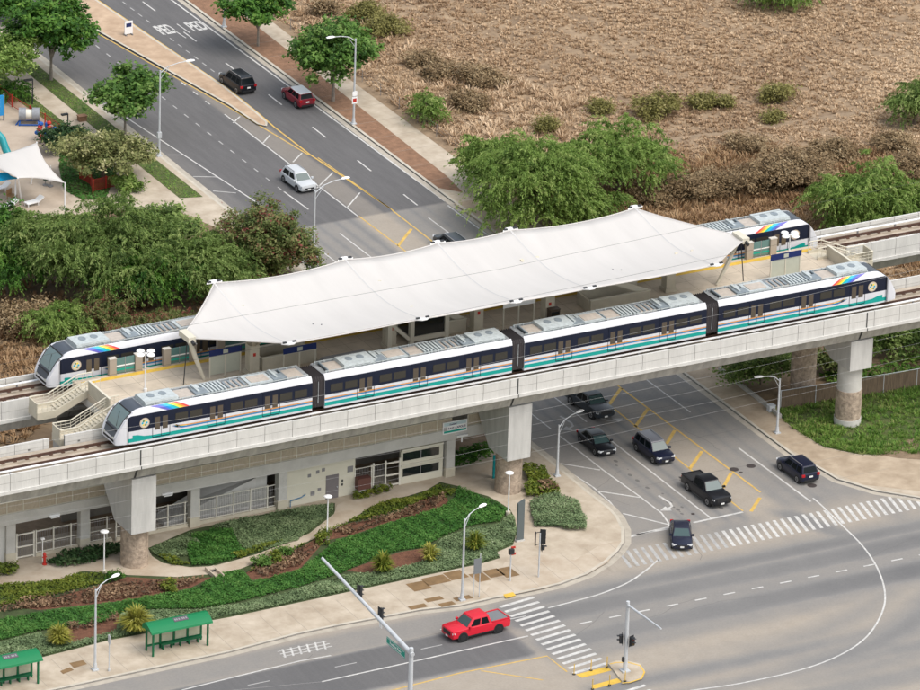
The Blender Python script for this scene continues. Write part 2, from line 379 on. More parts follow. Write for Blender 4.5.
mk.strip([(19.45,140),(20.05,126),(21.15,98),(20.95,91),(20.7,87),(20.62,79),(21.35,63.5)], .17, ZM, 1); mk.strip([(14.2,140),(15.55,120),(17.45,105),(18.95,93.8),(19.6,87.3),(20.45,79)], .15, ZM, 1)
yl(20.95, 78, 21.35, 63, .12, 1)
for k in range(7): yl(24.1+.012*k, 126-9.6*k-2.2, 24.1, 123-9.6*k-2.2, .15)
yl(27.05, 135, 27.0, 63, .17)
for k in range(24): yl(21.9+.02*k, 98+1.9*k, 21.92+.02*k, 97.1+1.9*k, .12, 2)                # dotted line east of the median
# under the viaduct
yl(21.3, 63, 20.55, 17, .16, 1); yl(20.55, 17.2, 20.56, -7.4, .18, 1); yl(17.7, 63, 17.72, 14.5, .14, 1); yl(17.72, 14.5, 17.2, -10.1, .16, 1)
for y in (56, 48, 40, 32, 24): yl(17.7, y-1, 20.8, y+2.2, .3, 1)
for a, b in (((620.7,388.5),(609,404.8)),((648,408.7),(635,427)),((674.8,430.2),(666.5,444)),((702,451),(690,468.5)),((731.3,472.6),(723,488)),((760,497.6),(751,511.5))): pl([a, b], .32, 1)
yl(14.06, 60, 14.05, 12, .13); yl(14.05, 7.6, 13.9, -10.2, .16); yl(10.5, 60, 10.4, 12, .13); pl([(560,436),(603,470),(640,496.7),(661.5,513),(668,522),(669,526)], .15)
yl(23.6, 60, 23.58, 10, .13); yl(23.6, 1.5, 23.58, -10.9, .18)
yl(26.75, 62, 26.7, -2, .17); pl([(790,456.5),(797,461),(817,473),(840,483.5),(860,490)], .15)
pl([(640,533.7),(669,527)], .25); pl([(693.5,522.6),(743,512)], .25); pl([(628,538),(640,533.7)], .2)
pl([(552,461),(593,487),(610,502),(618,512),(624,521),(627,534)], .14)
for a, b in (((560,463.5),(600,470)),((597,491),(640,497.5)),((623,513.5),(668,524.5)),((628,536),(668,529))): pl([a, b], .18)
# crosswalks
for k in range(43):
    x = 2.9+.73*k
    if x > 33.2: break
    yl(x+.42, -12.9, x-.25, -16.0, .30, 2 if x < 13 else 0)
for k in range(15):
    y = -17.95-.965*k
    yl(-11.2-.035*k, y-.25, -7.7-.04*k, y+.25, .36)
for k in range(4): yl(-10.9, -36.6-.95*k, -7.4, -36.1-.95*k, .34)
# cross road lines
pl([(182,690),(230,678),(300,661),(331,655.5)], .15); pl([(322,681.7),(400,664.5),(460,651),(528,636)], .17); pl([(440,629.5),(500,621),(526,616)], .12)
pl([(0,712),(322,681.7)], .02)
pl([(340,703),(393,690),(460,673),(547,656),(567,671.7)], .16, 1); pl([(481,670.7),(543,680)], .14, 1)
for k in range(16): yl(-6.6+2.75*k, -23.75-.035*k, -5.5+2.75*k, -23.78-.035*k, .17)
for k in range(3): yl(-37+8*k, -22.5, -35+8*k, -22.5, .12, 2)
pl([(548,608),(577,600.5),(600,594),(627,583),(645,571),(658.5,559.5)], .16, 0, True)
pl([(813,498),(823,506.7),(840,523.3),(863.3,546.7),(878.3,570),(885,593.3),(881.7,613.3),(866.7,636.7),(840,655),(800,670),(740,683.3),(690,690.5)], .15, 0, True)
pl([(676,536),(694,541)], .1, 2)
# turn arrows, worn
def arrow(px, py, turn, rot, m=2):
    x, y = G(px, py); c, s = math.cos(rot), math.sin(rot)
    def T(a, b): return (x+a*c-b*s, y+a*s+b*c)
    mk.strip([T(0,2), T(0,0.3), T(turn*.25,-.35), T(turn*.8,-.6)], .22, ZM, m); mk.sheet([T(turn*.8,-1.1), T(turn*.8,-.1), T(turn*1.7,-.6)], ZM+.001, m)
arrow(573, 424, -1, 0.1); arrow(672, 504, -1, 0.1, 0); arrow(604, 420, 1, 0.1); arrow(704, 500, 0.2, 0)
# keep-clear box by the kerb
x0, y0 = G(305, 649)
for k in range(6): mk.strip([(x0-2.2+k*.75, y0-.75), (x0-2.2+k*.75+.5, y0+.75)], .16, ZM, 0)
for yy in (-.5, 0, .5): mk.strip([(x0-2.3, y0+yy), (x0+2.3, y0+yy+.05)], .10, ZM+.001, 0)
mk.build('road_markings', [mw, my, mf], kind='structure')
for px, py in ((166, 30), (197, 26.5)):
    x, y = G(px, py)
    text('road_lettering', 'PED', 1.0, mw, None, Matrix.Translation((x, y, .006)) @ Matrix.Rotation(R(0), 4, 'Z') @ Matrix.Diagonal((1.02, 3.6, 1, 1)), ext=0.0, kind='structure', fat=0.026)
mk = MB()
mk.strip([G(177, 24), G(190, 33)], .12, .006, 0); mk.strip([G(172, 29), G(186, 38)], .12, .006, 0); mk.build('lane_line', mw, kind='structure')
# manhole covers
mh = MB()
for px, py in ((734,469.5),(751,466),(812,485.5),(741,472.5),(693,514)):
    x, y = G(px, py); mh.cyl((x,y,.004),(x,y,.012), .42 if px != 741 and px != 693 else .18, n=16)
mh.build('manhole_covers', mat('cast_iron', (0.05, 0.04, 0.038), 0.6), kind='structure')
# expansion joints in the concrete junction
ej = MB()
for x in (7.0, 10.4, 14.0): pass
for y in (-2, 5, 12, -14, ): ej.strip([(7.2, y), (27, y)], .03, .0035)
for y in (20, 30, 40, 50): ej.strip([(7.2, y), (27, y)], .04, .0035)
ej.build('slab_joints', mat('joint_filler', (0.13, 0.12, 0.11), 0.9), kind='structure')
# hairline cracks and oil drips
ck = MB(); rk = random.Random(11)
for px, py, n, a0 in ((690,610,9,.2),(640,620,8,.1),(700,560,7,1.2),(590,490,7,.5),(630,505,8,2.2),(720,450,8,1.7),(860,560,8,.3),(560,640,8,.05),(250,675,9,.1),(400,640,8,-.1),(300,130,8,1.9),(360,170,9,1.7),(180,80,10,2.0),(150,110,9,1.8),(240,60,8,1.9),(470,660,9,.3)):
    x, y = G(px, py); pts = [(x, y)]; a = a0
    for k in range(n): a += rk.uniform(-.5, .5); a += (a0-a)*.3; x += math.cos(a)*rk.uniform(.5, 1.1); y += math.sin(a)*rk.uniform(.5, 1.1); pts.append((x, y))
    ck.strip(pts, .035, .004)
for cx in (12.2, 15.7):
    for k in range(16):
        x, y, r_ = cx+rk.gauss(0, .25), -7.5+rk.uniform(-1.5, 14), rk.uniform(.06, .2); ck.sheet([(x+r_*math.cos(.8*i), y+r_*1.6*math.sin(.8*i)) for i in range(8)], .0042)
ck.build('road_cracks', mat('crack_sealant', (0.125, 0.12, 0.115), 0.85), kind='structure')
# ---- sheets over the blocks
Z0 = 0.12
def sheet(name, polys, m, z=Z0+.006, kind='structure'):
    b = MB()
    for p in polys: b.sheet(p, z)
    return b.build(name, m, kind=kind)
M['mulch'] = mat('red_mulch', (0.135, 0.06, 0.035), 0.95, 0.35, 2.5, bump=0.7, bscale=6)
M['brownmulch'] = mat('brown_mulch', (0.225, 0.125, 0.075), 0.95, 0.25, 1.5, bump=0.6, bscale=5)
M['soil'] = mat('bare_soil', (0.215, 0.155, 0.10), 0.95, 0.25, 1.0, bump=0.5, bscale=5)
M['lawn'] = mat('lawn_ground', (0.055, 0.10, 0.022), 0.95, 0.3, 0.5, c2=(0.12, 0.13, 0.045))
M['greenground'] = mat('planting_ground', (0.05, 0.07, 0.025), 0.95, 0.4, 0.8)
M['path'] = mat('path_concrete', (0.44, 0.345, 0.25), 0.88, 0.18, 0.35, c2=(0.52, 0.455, 0.37))
M['drysoil'] = mat('dry_grass_ground', (0.20, 0.135, 0.083), 0.95, 0.25, 0.5, c2=(0.36, 0.26, 0.165), bump=0.8, bscale=1.2)
# east verge: mulch strip, pavement (bare block), then dry land
sheet('mulch_strip', [[(28.55,140),(28.3,100),(27.9,66.0),(29.5,64.0),(30.1,68.5),(31.2,100),(32.4,140)]], M['brownmulch'])
sheet('dry_land', [[(34.3,140),(33.5,110),(33.1,71),(32.3,50),(31.2,30),(30.6,16.6),(30.4,7),(32,6.9),(45,6.2),(120,3),(120,140)]], M['drysoil'])
sheet('pavement_stain', [[(27.4,62),(27.4,20),(27.2,2),(28.1,-6),(29.5,-10),(34,-13.8),(120,-14),(120,-9),(37.5,-6.6),(32.4,-4.5),(30.35,-1.7),(30.0,3),(30.4,7),(30.6,16.6),(31.2,30),(32.2,62)]], M['walk2'], Z0+.004)
# verge south-east of the viaduct
ve = [(30.4,7),(30.05,3),(30.5,-1.7),(32.5,-4.3),(35.5,-5.9),(37.6,-6.4),(45,-6.5),(60,-6.8),(60,5.5),(45,6.2),(38,6.6)]
sheet('verge_ground', [ve], M['lawn'], Z0+.012)
sheet('verge_soil', [GL([(880,455),(898,443),(920,435),(925,460),(898,458)], .13)], M['soil'], Z0+.02)
# west verge of the parkway
sheet('verge_lawn', [[(6.5,140),(6.3,100),(6.1,73.2),(3.9,73.8),(4.0,84),(4.4,100),(4.9,140)]], M['lawn'])
sheet('verge_lawn', [[(2.0,140),(2.2,110),(2.2,95),(1.7,89),(1.0,92),(.4,105),(.2,140)]], M['lawn'])
# playground paving, lawn
sheet('playground_paving', [GL([(-40,90),(0,95),(30,112),(56,130),(58,165),(61,190),(72,202),(40,214),(20,222),(-40,240)], .12)], mat('playground_paving', (0.40, 0.32, 0.245), 0.9, 0.15, 0.3, c2=(0.48, 0.40, 0.32)))
sheet('playground_lawn', [GL([(59,168),(60,150),(90,150),(118,170),(105,200),(82,200),(64,190)], .12)], M['lawn'], Z0+.01)
sheet('park_lawn', [[(-75,140),(-1.5,140),(-6,112),(-24,108),(-75,112)], [(-75,76),(-75,112),(-24,108),(-23,86),(-30,76)]], M['lawn'])
sheet('wood_floor', [[(-75,60),(-28,75),(-4,74),(2,72),(5,62),(6,45),(6.2,22),(-75,22)]], mat('wooded_ground', (0.13, 0.085, 0.05), 0.95, 0.3, 0.2, c2=(0.22, 0.155, 0.09), bump=0.6, bscale=1.5))
sheet('under_viaduct_ground', [[(-75,22),(6.4,22),(6.4,12),(1,10),(-75,10)]], M['soil'], Z0+.008)
# station garden: beds and path
def P(*pts): return GL(pts, 0.13)
path1 = P((0,584.5),(0,577),(20,575),(40,570),(43,567),(53,565),(80,566.5),(123,557),(130,554),(147,553),(155,560),(170,566),(177,567),(200,568),(213,567),(230,563.3),(247,558),(280,545),(313,532),(333,517),(337,505),(345,501),(358,500),(372,493.5),(391,487),(399,482),(415,481),(437,476.5),(455,470),(478,466),(492,462),(492,475),(478,480),(458,486),(440,482),(427,490),(408,496),(390,500),(370,507),(350,521),(330,531.7),(318,536.7),(290,550),(260,561),(240,569),(230,571),(213,574),(177,577),(127,575),(110,573),(83,571),(60,580),(20,583.5))
sheet('garden_path', [path1], M['path'], Z0+.02)
bedmain = P((-10,600),(0,584.5),(20,583.5),(60,580),(83,571),(110,573),(127,575),(177,577),(213,574),(230,571),(240,569),(260,561),(290,550),(318,536.7),(330,531.7),(350,521),(370,507),(390,500),(408,496),(427,490),(440,482),(458,486),(461,489),(488,496),(499,502),(510,509),(515,518),(517,532),(513,545),(497,552),(500,558),(480,564),(460,568),(427,575),(343,593),(230,617),(213,620),(153,632),(110,640),(43,657),(-10,667))
sheet('garden_ground', [bedmain], M['greenground'], Z0+.008)
bedup = P((148,548),(190,530),(230,521),(290,509),(335,503),(335,513),(297,543),(230,561.5),(213,566),(190,567),(163,563),(152,556))
sheet('garden_ground', [bedup], M['greenground'], Z0+.010)
sheet('mulch_bed', [P((75,592),(110,583),(127,577),(177,580),(213,577),(190,588),(130,600),(40,610),(20,608)), P((246,573),(265,560),(300,548),(318,537),(330,535),(300,569),(270,578),(252,580)),
      P((330,532),(350,523),(372,520),(400,512),(425,497),(445,493),(449,503),(430,512),(390,522),(350,536),(328,540)), P((345,571),(370,562),(400,552),(425,548),(427,560),(395,569),(373,573)), P((45,640),(60,625),(75,627),(120,612),(118,630),(75,642),(55,645)), P((445,505),(470,504),(480,510),(478,514),(455,512))], M['mulch'], Z0+.014)
def pit(px, py, a, b):
    x, y = G(px, py, .13); return [(x-a/2, y-b/2), (x+a/2, y-b/2), (x+a/2-.05, y+b/2), (x-a/2, y+b/2)]
sheet('tree_pit_soil', [pit(419,586,1.7,1.6), pit(436,580,2.2,1.5), pit(456,575,1.7,1.6), pit(480,577,1.3,1.7), pit(494,573,1.4,1.5), pit(508,572,1.3,1.9), pit(418,606.5,1.6,.7), pit(434,599,1.6,.7), pit(447,604,1.4,.7), pit(463,598,1.6,.7), P((60,671),(70,667),(74,670),(63,674)), P((69,663),(83,660),(87,664),(74,668))], mat('damp_soil', (0.20, 0.125, 0.06), 0.9, 0.25, 1.0), Z0+.006)
sheet('tactile_paving', [P((503,594.5),(513,592),(516,595.5),(506,598))], M['yellow'], Z0+.008)
sheet('corner_stain', [P((505,562),(540,555),(575,560),(600,545),(622,540),(608,562),(587,574),(545,588),(505,596),(480,600))], M['path'], Z0+.003)
# block paving joints on the pavement
pj = MB()
for k in range(24): pj.strip([(-52+2.4*k*1.0, -11.7+.02*k), (-52+2.4*k, -16.2)], .035, Z0+.004)
for k in range(30): pj.strip([(28.0, -8+4*k), (33.4, -8+4*k)], .04, Z0+.0085)
pj.build('pavement_joints', mat('pavement_joint', (0.27, 0.24, 0.20), 0.9), kind='structure')
sheet('dirt_track', [], M['soil']) if False else None
_tk = GL([(640,146),(690,137),(760,128),(830,117),(930,101)], .12)
tkb = MB(); tkb.strip(_tk, .8, Z0+.01); tkb.build('dirt_track', mat('track_dust', (0.255, 0.185, 0.12), 0.95, 0.15, 1.0), kind='structure')
# refuge island in the crossing
isl = GL([(608,664.5),(616,662),(628,662),(640,665),(645,672),(642,679),(630,683),(622,682.5)], 0)
ib = MB(); ib.prism(isl, -.05, .13, 0, 1); ib.build('refuge_island', [M['walk'], M['kerb']], kind='structure')
iy = MB(); iy.strip(GL([(610,664),(616,662.5),(628,662.3),(640,665.5),(644.5,672),(641.5,678.5),(630,682.3),(622,683)], .13), .14, .136)
iy.sheet(GL([(576,674.5),(607,666.5),(611.5,670.5),(582,678)]), .008); iy.sheet(GL([(591,685.5),(617,678.3),(623,681.8),(594,689)]), .008)
iy.build('tactile_paving', M['yellow'], kind='structure')
# ================================================================== VIADUCTS
HR = 11.87                       # top of rail
def viaduct(name, label, yc, outer, inner_spans, segs):
    'yc: track axis; outer: -1 when the outer parapet is on the low-Y side'
    t = thing(name, label, 'viaduct', (0, yc, 0))
    o = outer; X0, X1 = -72, 95
    y_out = -2.55*o*-1 if False else 2.55*o      # outer parapet face
    b = MB()
    prof = [(2.5*o, 10.62), (2.62*o, 10.5), (2.62*o, 10.35), (1.95*o, 10.25), (1.35*o, 9.05), (-1.35*o, 9.05), (-1.95*o, 10.25), (-2.6*o, 10.4), (-2.6*o, 10.62)]
    for a, c in segs:
        b.loft([[(a, y, z) for y, z in prof], [(c, y, z) for y, z in prof]], True, True, 0)
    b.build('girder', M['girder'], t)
    d = MB(); d.box(X0, X1, -2.25, 2.25, 10.62, 11.42, 0); d.box(X0, X1, -.95, -.55, 11.42, 11.62, 0); d.box(X0, X1, .55, .95, 11.42, 11.62, 0)
    d.build('track_bed', M['deck'], t)
    for s in (-1, 1):
        r = MB(); r.box(X0, X1, s*.75-.035, s*.75+.035, 11.75, 11.87); r.box(X0, X1, s*.75-.075, s*.75+.075, 11.68, 11.71)
        x = X0
        while x < X1: r.box(x, x+.3, s*.75-.22, s*.75+.22, 11.61, 11.68); x += 1.1
        r.build('rail', M['rust'], t)
    c = MB(); c.box(X0, X1, o*1.42-.12, o*1.42+.12, 11.86, 11.93, 0)
    x = X0
    while x < X1: c.box(x, x+.12, o*1.42-.1, o*1.42+.05, 11.42, 11.86, 1); x += 4
    c.build('contact_rail_cover', [M['white'], M['grey']], t)
    def para(x0, x1, yf, sgn, top, tag_, m):
        'parapet panels; sgn points outwards'
        p = MB(); x = x0; k = 0
        while x < x1-.01:
            e = min(x+2.62, x1)
            p.box(x+.02, e-.02, min(yf, yf-.2*sgn), max(yf, yf-.2*sgn), 10.625, top, 0)
            p.box(x+.012, e-.012, min(yf+.012*sgn, yf), max(yf+.012*sgn, yf), 11.33, 11.36, 1)
            p.box(x+.012, e-.012, min(yf-.212*sgn, yf-.2*sgn), max(yf-.212*sgn, yf-.2*sgn), 11.68, 11.71, 1)
            if k % 2 == 0 : p.box((x+e)/2-.1, (x+e)/2+.1, min(yf-.23*sgn, yf-.2*sgn), max(yf-.23*sgn, yf-.2*sgn), 11.55, 11.68, 2)
            x += 2.62; k += 1
        p.box(x0, x1, min(yf+.002*sgn, yf+.15*sgn), max(yf+.002*sgn, yf+.15*sgn), 10.36, 10.64, 0)
        p.box(x0, x1, min(yf-.15*sgn, yf-.05*sgn), max(yf-.15*sgn, yf-.05*sgn), 10.63, top-.02, 2)
        p.build('parapet', [M['parapet'], mat('parapet_groove', (0.36, 0.35, 0.33), 0.9), mat('parapet_gap', (.13, .13, .125), .9)], t)
    para(X0, X1, 2.5*o, o, 12.08, 'outer', 0)
    for a, c2 in inner_spans: para(a, c2, -2.5*o, -o, 12.3, 'inner', 0)
    j = MB()
    for a, c2 in segs[:-1]:
        j.box(c2+.02, c2+.10, min(2.655*o, 2.665*o), max(2.655*o, 2.665*o), 10.37, 10.63)
        j.box(c2-.01, c2+.11, min(2.5*o, 2.515*o), max(2.5*o, 2.515*o), 10.63, 12.07)
        j.loft([[(c2-.02, 2.0*o, 10.24), (c2+.14, 2.0*o, 10.24), (c2+.14, 1.4*o, 9.06), (c2-.02, 1.4*o, 9.06)], [(c2-.02, 1.97*o, 10.24), (c2+.14, 1.97*o, 10.24), (c2+.14, 1.37*o, 9.06), (c2-.02, 1.37*o, 9.06)]], True, True)
    j.build('movement_joint', M['joint'], t)
    return t
SEG = [(-72, -36.5), (-36.4, -.55), (-.45, 34.6), (34.7, 95)]
viaduct('rail_viaduct', 'pale concrete rail viaduct nearest the junction, carrying the fully visible train over the piers', 1.52, -1, [(-72, -42.6), (-41.2, -37.2), (39.0, 95)], SEG)
viaduct('rail_viaduct', 'pale concrete rail viaduct behind the station, half hidden by platform and white canopy', 14.67, 1, [(-72, -40.5), (40.5, 95)], SEG)
# ---- piers
def pier(x, cy, sgn, zb, stonetop, label, stone=True):
    t = thing('bridge_pier', label, 'pier', (x, cy, 0))
    c = MB(); n = 28
    def ring(z, r): return [(r*math.cos(2*math.pi*k/n), r*math.sin(2*math.pi*k/n), z) for k in range(n)]
    c.loft([ring(0, 1.18), ring(stonetop, 1.18)], True, True, 0)
    c.build('column', M['stone'], t, smooth=40)
    if stonetop < zb:
        c = MB(); c.loft([ring(stonetop+.002, 1.11), ring(zb+.1, 1.11)], True, True, 0); c.build('column_neck', M['concrete'], t, smooth=40)
        c = MB(); c.loft([ring(0, 1.23), ring(.75, 1.23)], True, True, 0); c.build('column_base', M['concrete'], t, smooth=40)
    # cap: deep over the column and tapering away towards the platform
    y0 = -1.7*sgn; k = MB()
    prof = [(y0, zb), (y0, 8.8), (5.6*sgn, 8.8), (5.6*sgn, 8.3), (1.6*sgn, zb)]
    k.loft([[(-1.14, a, z) for a, z in prof], [(1.14, a, z) for a, z in prof]], True, True)
    k.build('pier_cap', M['cap'], t)
    k = MB(); k.box(-.7, .7, -1.2*sgn-.3, -1.2*sgn+.3, 8.8, 9.05); k.build('bearing', M['grey'], t)
    k = MB(); k.box(-.7, .7, .3*sgn-.3, .3*sgn+.3, 8.8, 9.05); k.build('bearing', M['grey'], t)
    return t
pier(-35.45, 2.05, 1, 3.7, 3.7, 'stone clad pier with tall white cap at the garden end of the station')
pier(.6, 2.05, 1, 3.7, 3.7, 'stone clad pier with tall white cap standing at the pavement corner by the station')
pier(35.15, 2.05, 1, 5.95, 3.5, 'round pier with stone band standing in the green verge across the road')
t = thing('platform_pier', 'round stone clad pier in the shade behind the fence, under the middle of the platform', 'pier', (34.5, 8.8, 0))
c = MB(); c.cyl((0,0,0), (0,0,9.6), 1.15, n=28); c.build('column', M['stone'], t, smooth=40)
c = MB(); c.box(-1.3, 1.3, -4.2, 4.2, 9.6, 11.6); c.build('pier_cap', M['cap'], t)
pier(.6, 14.2, -1, 3.7, 3.7, 'pier of the rear viaduct hidden in shade behind the pavement corner')
pier(-35.45, 14.2, -1, 3.7, 3.7, 'pier of the rear viaduct in shade behind the fenced undercroft')
# ================================================================== PLATFORM
ZP = 12.87
pf = thing('station_platform', 'long tan island platform between the two trains, with screen gates along its edge', 'platform', (0, 8.1, 0))
b = MB(); b.box(-36.3, 37.0, -5.0, 4.55, 12.3, ZP-.004, 0); b.box(-36.3, 37.0, -3.2, 3.2, 11.6, 12.3, 1); b.build('slab', [M['plat'], M['concrete']], pf)
for s, y in ((1, 3.75), (-1, -4.35)):
    b = MB(); b.box(-35.8, 36.6, y-.28, y+.28, ZP-.004, ZP+.012); b.build('tactile_strip', M['yellow'], pf)
b = MB()
for k in range(40): b.box(-35+1.8*k, -35+1.8*k+.02, -4.0, 3.4, ZP-.004, ZP+.001)
for y in (-2, 0, 2): b.box(-36, 36.8, y-.01, y+.01, ZP-.004, ZP+.0015)
b.build('paving_joint', mat('paving_joint', (0.26, 0.225, 0.18), 0.9), pf)
M['gate'] = mat('gate_post', (0.36, 0.31, 0.255), 0.7); M['gatecap'] = mat('gate_cap', (0.55, 0.52, 0.46), 0.6)
doors_x = []
for ci in range(4):
    for d in (-5.15, 0, 5.15): doors_x.append(-28.95+19.3*ci+d)
for y, s in ((4.25, 1), (-4.8, -1)):
    for i in range(len(doors_x)-1):
        a, c = doors_x[i]+1.35, doors_x[i+1]-1.35
        for x in (a, c):
            post = MB(); post.box(x-.33, x+.33, y-.2, y+.2, ZP, ZP+1.55, 0); post.box(x-.35, x+.35, y-.22, y+.22, ZP+1.55, ZP+1.62, 1)
            g = post.build('gate_post', [M['gate'], M['gatecap']], pf)
        if c-a > 1.2:
            gl = MB(); m_ = (a+c)/2
            gl.box(a+.34, m_-.03, y-.03, y+.03, ZP+.1, ZP+1.5, 0); gl.box(m_+.03, c-.34, y-.03, y+.03, ZP+.1, ZP+1.5, 0)
            gl.box(m_-.03, m_+.03, y-.04, y+.04, ZP, ZP+1.52, 1); gl.box(a+.34, c-.34, y-.036, y+.036, ZP+.35, ZP+.5, 2); gl.box(a+.34, c-.34, y-.036, y+.036, ZP+.72, ZP+.84, 3)
            gl.build('sliding_gate', [M['tglass'], M['grey'], M['teal'], M['white']], pf)
# parapet at the platform ends
M['rail'] = mat('cream_railing', (0.58, 0.545, 0.45), 0.65)
for x, s in ((-36.2, -1), (36.9, 1)):
    b = MB(); b.box(x-.06, x+.06, -2.6, 1.6, ZP, ZP+1.15, 0); b.box(x-.1, x+.1, -2.6, 1.6, ZP+1.15, ZP+1.22, 1); b.build('end_parapet', [M['beige'], M['rail']], pf)
# emergency stairs at the platform ends
def end_stair(x0, dirx, y, w, n, drop, label):
    t = thing('emergency_stair', label, 'staircase', (x0, y, 0)); run = .32*n
    st = MB()
    for k in range(n):
        z = ZP-drop*(k+1)/n; st.box(*sorted((dirx*(.32*k), dirx*(.32*(k+1)))), -w/2, w/2, z-.22, z)
    st.build('flight', M['beige'], t)
    ld = MB(); ld.box(*sorted((dirx*run, dirx*(run+1.7))), -w/2, w/2, ZP-drop-.35, ZP-drop); ld.build('landing', M['beige'], t); ld = MB(); ld.box(*sorted((0, -dirx*1.3)), -w/2, w/2, ZP-.22, ZP); ld.build('landing', M['beige'], t)
    for s in (-1, 1):
        yy = s*(w/2+.07); p = MB()
        pts = [(-1.3, ZP), (0, ZP), (run, ZP-drop), (run+1.7, ZP-drop)]
        for (a, za), (c, zc) in zip(pts, pts[1:]):
            p.loft([[(dirx*a, yy-.07, za-.4), (dirx*a, yy+.07, za-.4), (dirx*a, yy+.07, za+.25), (dirx*a, yy-.07, za+.25)], [(dirx*c, yy-.07, zc-.4), (dirx*c, yy+.07, zc-.4), (dirx*c, yy+.07, zc+.25), (dirx*c, yy-.07, zc+.25)]], True, True, 0)
        p.build('stringer', M['beige'], t)
        r = MB()
        for h in (1.1, .82, .55): r.tube([(dirx*a, yy, z+h) for a, z in pts], .055 if h == 1.1 else .022, 5)
        L = run+3.0
        for k in range(int(L/.45)+1):
            a = -1.3+.45*k; z = ZP if a < 0 else (ZP-drop*min(a, run)/run)
            r.bar((dirx*a, yy, z+.2), (dirx*a, yy, z+1.1), .03)
        r.build('railing', M['rail'], t)
    e = MB(); e.box(*sorted((dirx*(run+1.62), dirx*(run+1.72))), -w/2, w/2, ZP-drop-.3, ZP-drop+1.1); e.build('landing_wall', M['beige'], t)
    return t
end_stair(-36.4, -1, 10.6, 1.5, 9, 1.25, 'cream emergency stair beside the nose of the rear train')
end_stair(-36.4, -1, 5.3, 1.4, 10, 1.45, 'cream emergency stair beside the nose of the front train')
end_stair(37.1, 1, 10.4, 1.5, 9, 1.25, 'cream emergency stair at the far right platform end')
# ================================================================== CANOPY
can = thing('station_canopy', 'long white tensile membrane canopy over the station platform', 'canopy', (0, 8.1, 0))
CL = [-21.7, -9.0, 0.1, 7.35, 20.0]
def cz_w(x):
    'half width, edge height and valley height of the membrane at x'
    if x < CL[0]:
        u = (CL[0]-x)/(CL[0]+27.6); return 7.15*(1-u)**1.0+.75*u-.9*u*(1-u), 18.42-1.05*u**.8, 17.45-.1*u
    if x > CL[-1]:
        u = (x-CL[-1])/(26.6-CL[-1]); return 7.15*(1-u)+.75*u-.9*u*(1-u), 18.40-1.25*u**.8, 17.4-.3*u
    for a, c in zip(CL, CL[1:]):
        if a <= x <= c:
            u = (x-a)/(c-a); s = 4*u*(1-u); L_ = (c-a)/12.7
            return 7.13-.40*s*L_, 18.40-.26*s*L_, 17.40-.28*s*L_
XS = []
for a, c, n in ((-27.6, CL[0], 8), (CL[0], CL[1], 14), (CL[1], CL[2], 10), (CL[2], CL[3], 9), (CL[3], CL[4], 14), (CL[4], 26.6, 9)):
    XS += [a+(c-a)*k/n for k in range(n)]
XS.append(26.6)
b = MB(); NV = 16; rings = []
for x in XS:
    h, ze, zc = cz_w(x); rg = []
    for k in range(NV+1):
        v = -1+2*k/NV; z = zc+(ze-zc)*(abs(v)**1.75)
        rg.append((x, v*h, z))
    rings.append(rg)
b.loft(rings, False, False, 0)
o = b.build('membrane', M['canvas'], can, smooth=75)
sm = o.modifiers.new('thickness', 'SOLIDIFY'); sm.thickness = .05
for x in CL:
    sb = MB()
    h, ze, zc = cz_w(x); pts = []
    for k in range(33):
        v = -1+k/16; pts.append((x, v*h, zc+(ze-zc)*(abs(v)**1.75)+.012))
    P_ = []
    for dx in (-.07, .07): P_.append([(p[0]+dx, p[1], p[2]) for p in pts])
    sb.loft(P_, False, False)
    sb.build('seam', M['seam'], can)
# bolt marks on the membrane
bb = MB()
for x in (-16.8, 12.6):
    for dx, dy in ((0, 0), (.55, -.5)):
        h, ze, zc = cz_w(x+dx); v = (-2+dy)/h; z = zc+(ze-zc)*abs(v)**1.75
        bb.cyl((x+dx, -2+dy, z), (x+dx, -2+dy, z+.06), .07, n=6)
bb.build('bolt', M['grey'], can)
for x in CL:
    for s in (-1, 1):
        h, ze, zc = cz_w(x); c = MB()
        c.loft([[(x-.75, s*(h-.02), ze-.02), (x+.75, s*(h-.02), ze-.02), (x+.25, s*(h+.42), ze+.02), (x-.25, s*(h+.42), ze+.02)], [(x-.75, s*(h-.02), ze+.10), (x+.75, s*(h-.02), ze+.10), (x+.25, s*(h+.42), ze+.12), (x-.25, s*(h+.42), ze+.12)]], True, True, 0)
        c.box(x-.62, x-.30, s*(h+.05)-.1, s*(h+.05)+.1, ze+.1, ze+.2, 1); c.box(x+.30, x+.62, s*(h+.05)-.1, s*(h+.05)+.1, ze+.1, ze+.2, 1)
        c.build('corner_plate', [M['white'], M['dark']], can)
cab = MB()
for s in (-1, 1): cab.tube([(x, s*(cz_w(x)[0]+.02), cz_w(x)[1]) for x in XS], .06, 5)
cab.build('edge_cable', M['canvas'], can)
for x0, x1, zt in ((-27.75, -26.0, 17.2), (26.75, 24.6, 17.05)):
    m_ = MB(); m_.tube([(x1, .2, ZP), (x0*.5+x1*.5, .1, (ZP+zt)/2), (x0, 0, zt+.25)], [.14, .22, .20], 8); m_.box(x0-.35, x0+.35, -.95, .95, zt-.15, zt+.35, 1); m_.cyl((x0, -.9, zt), (x0, -1.3, zt-.15), .16, n=8, m=2)
    m_.build('end_mast', [M['rail'], M['rail'], M['dark']], can)
    m_ = MB(); m_.tube([(x0+(.5 if x0 > 0 else -.3), 0, ZP), (x0, 0, zt)], .05, 6); m_.build('tie_rod', M['dark'], can)
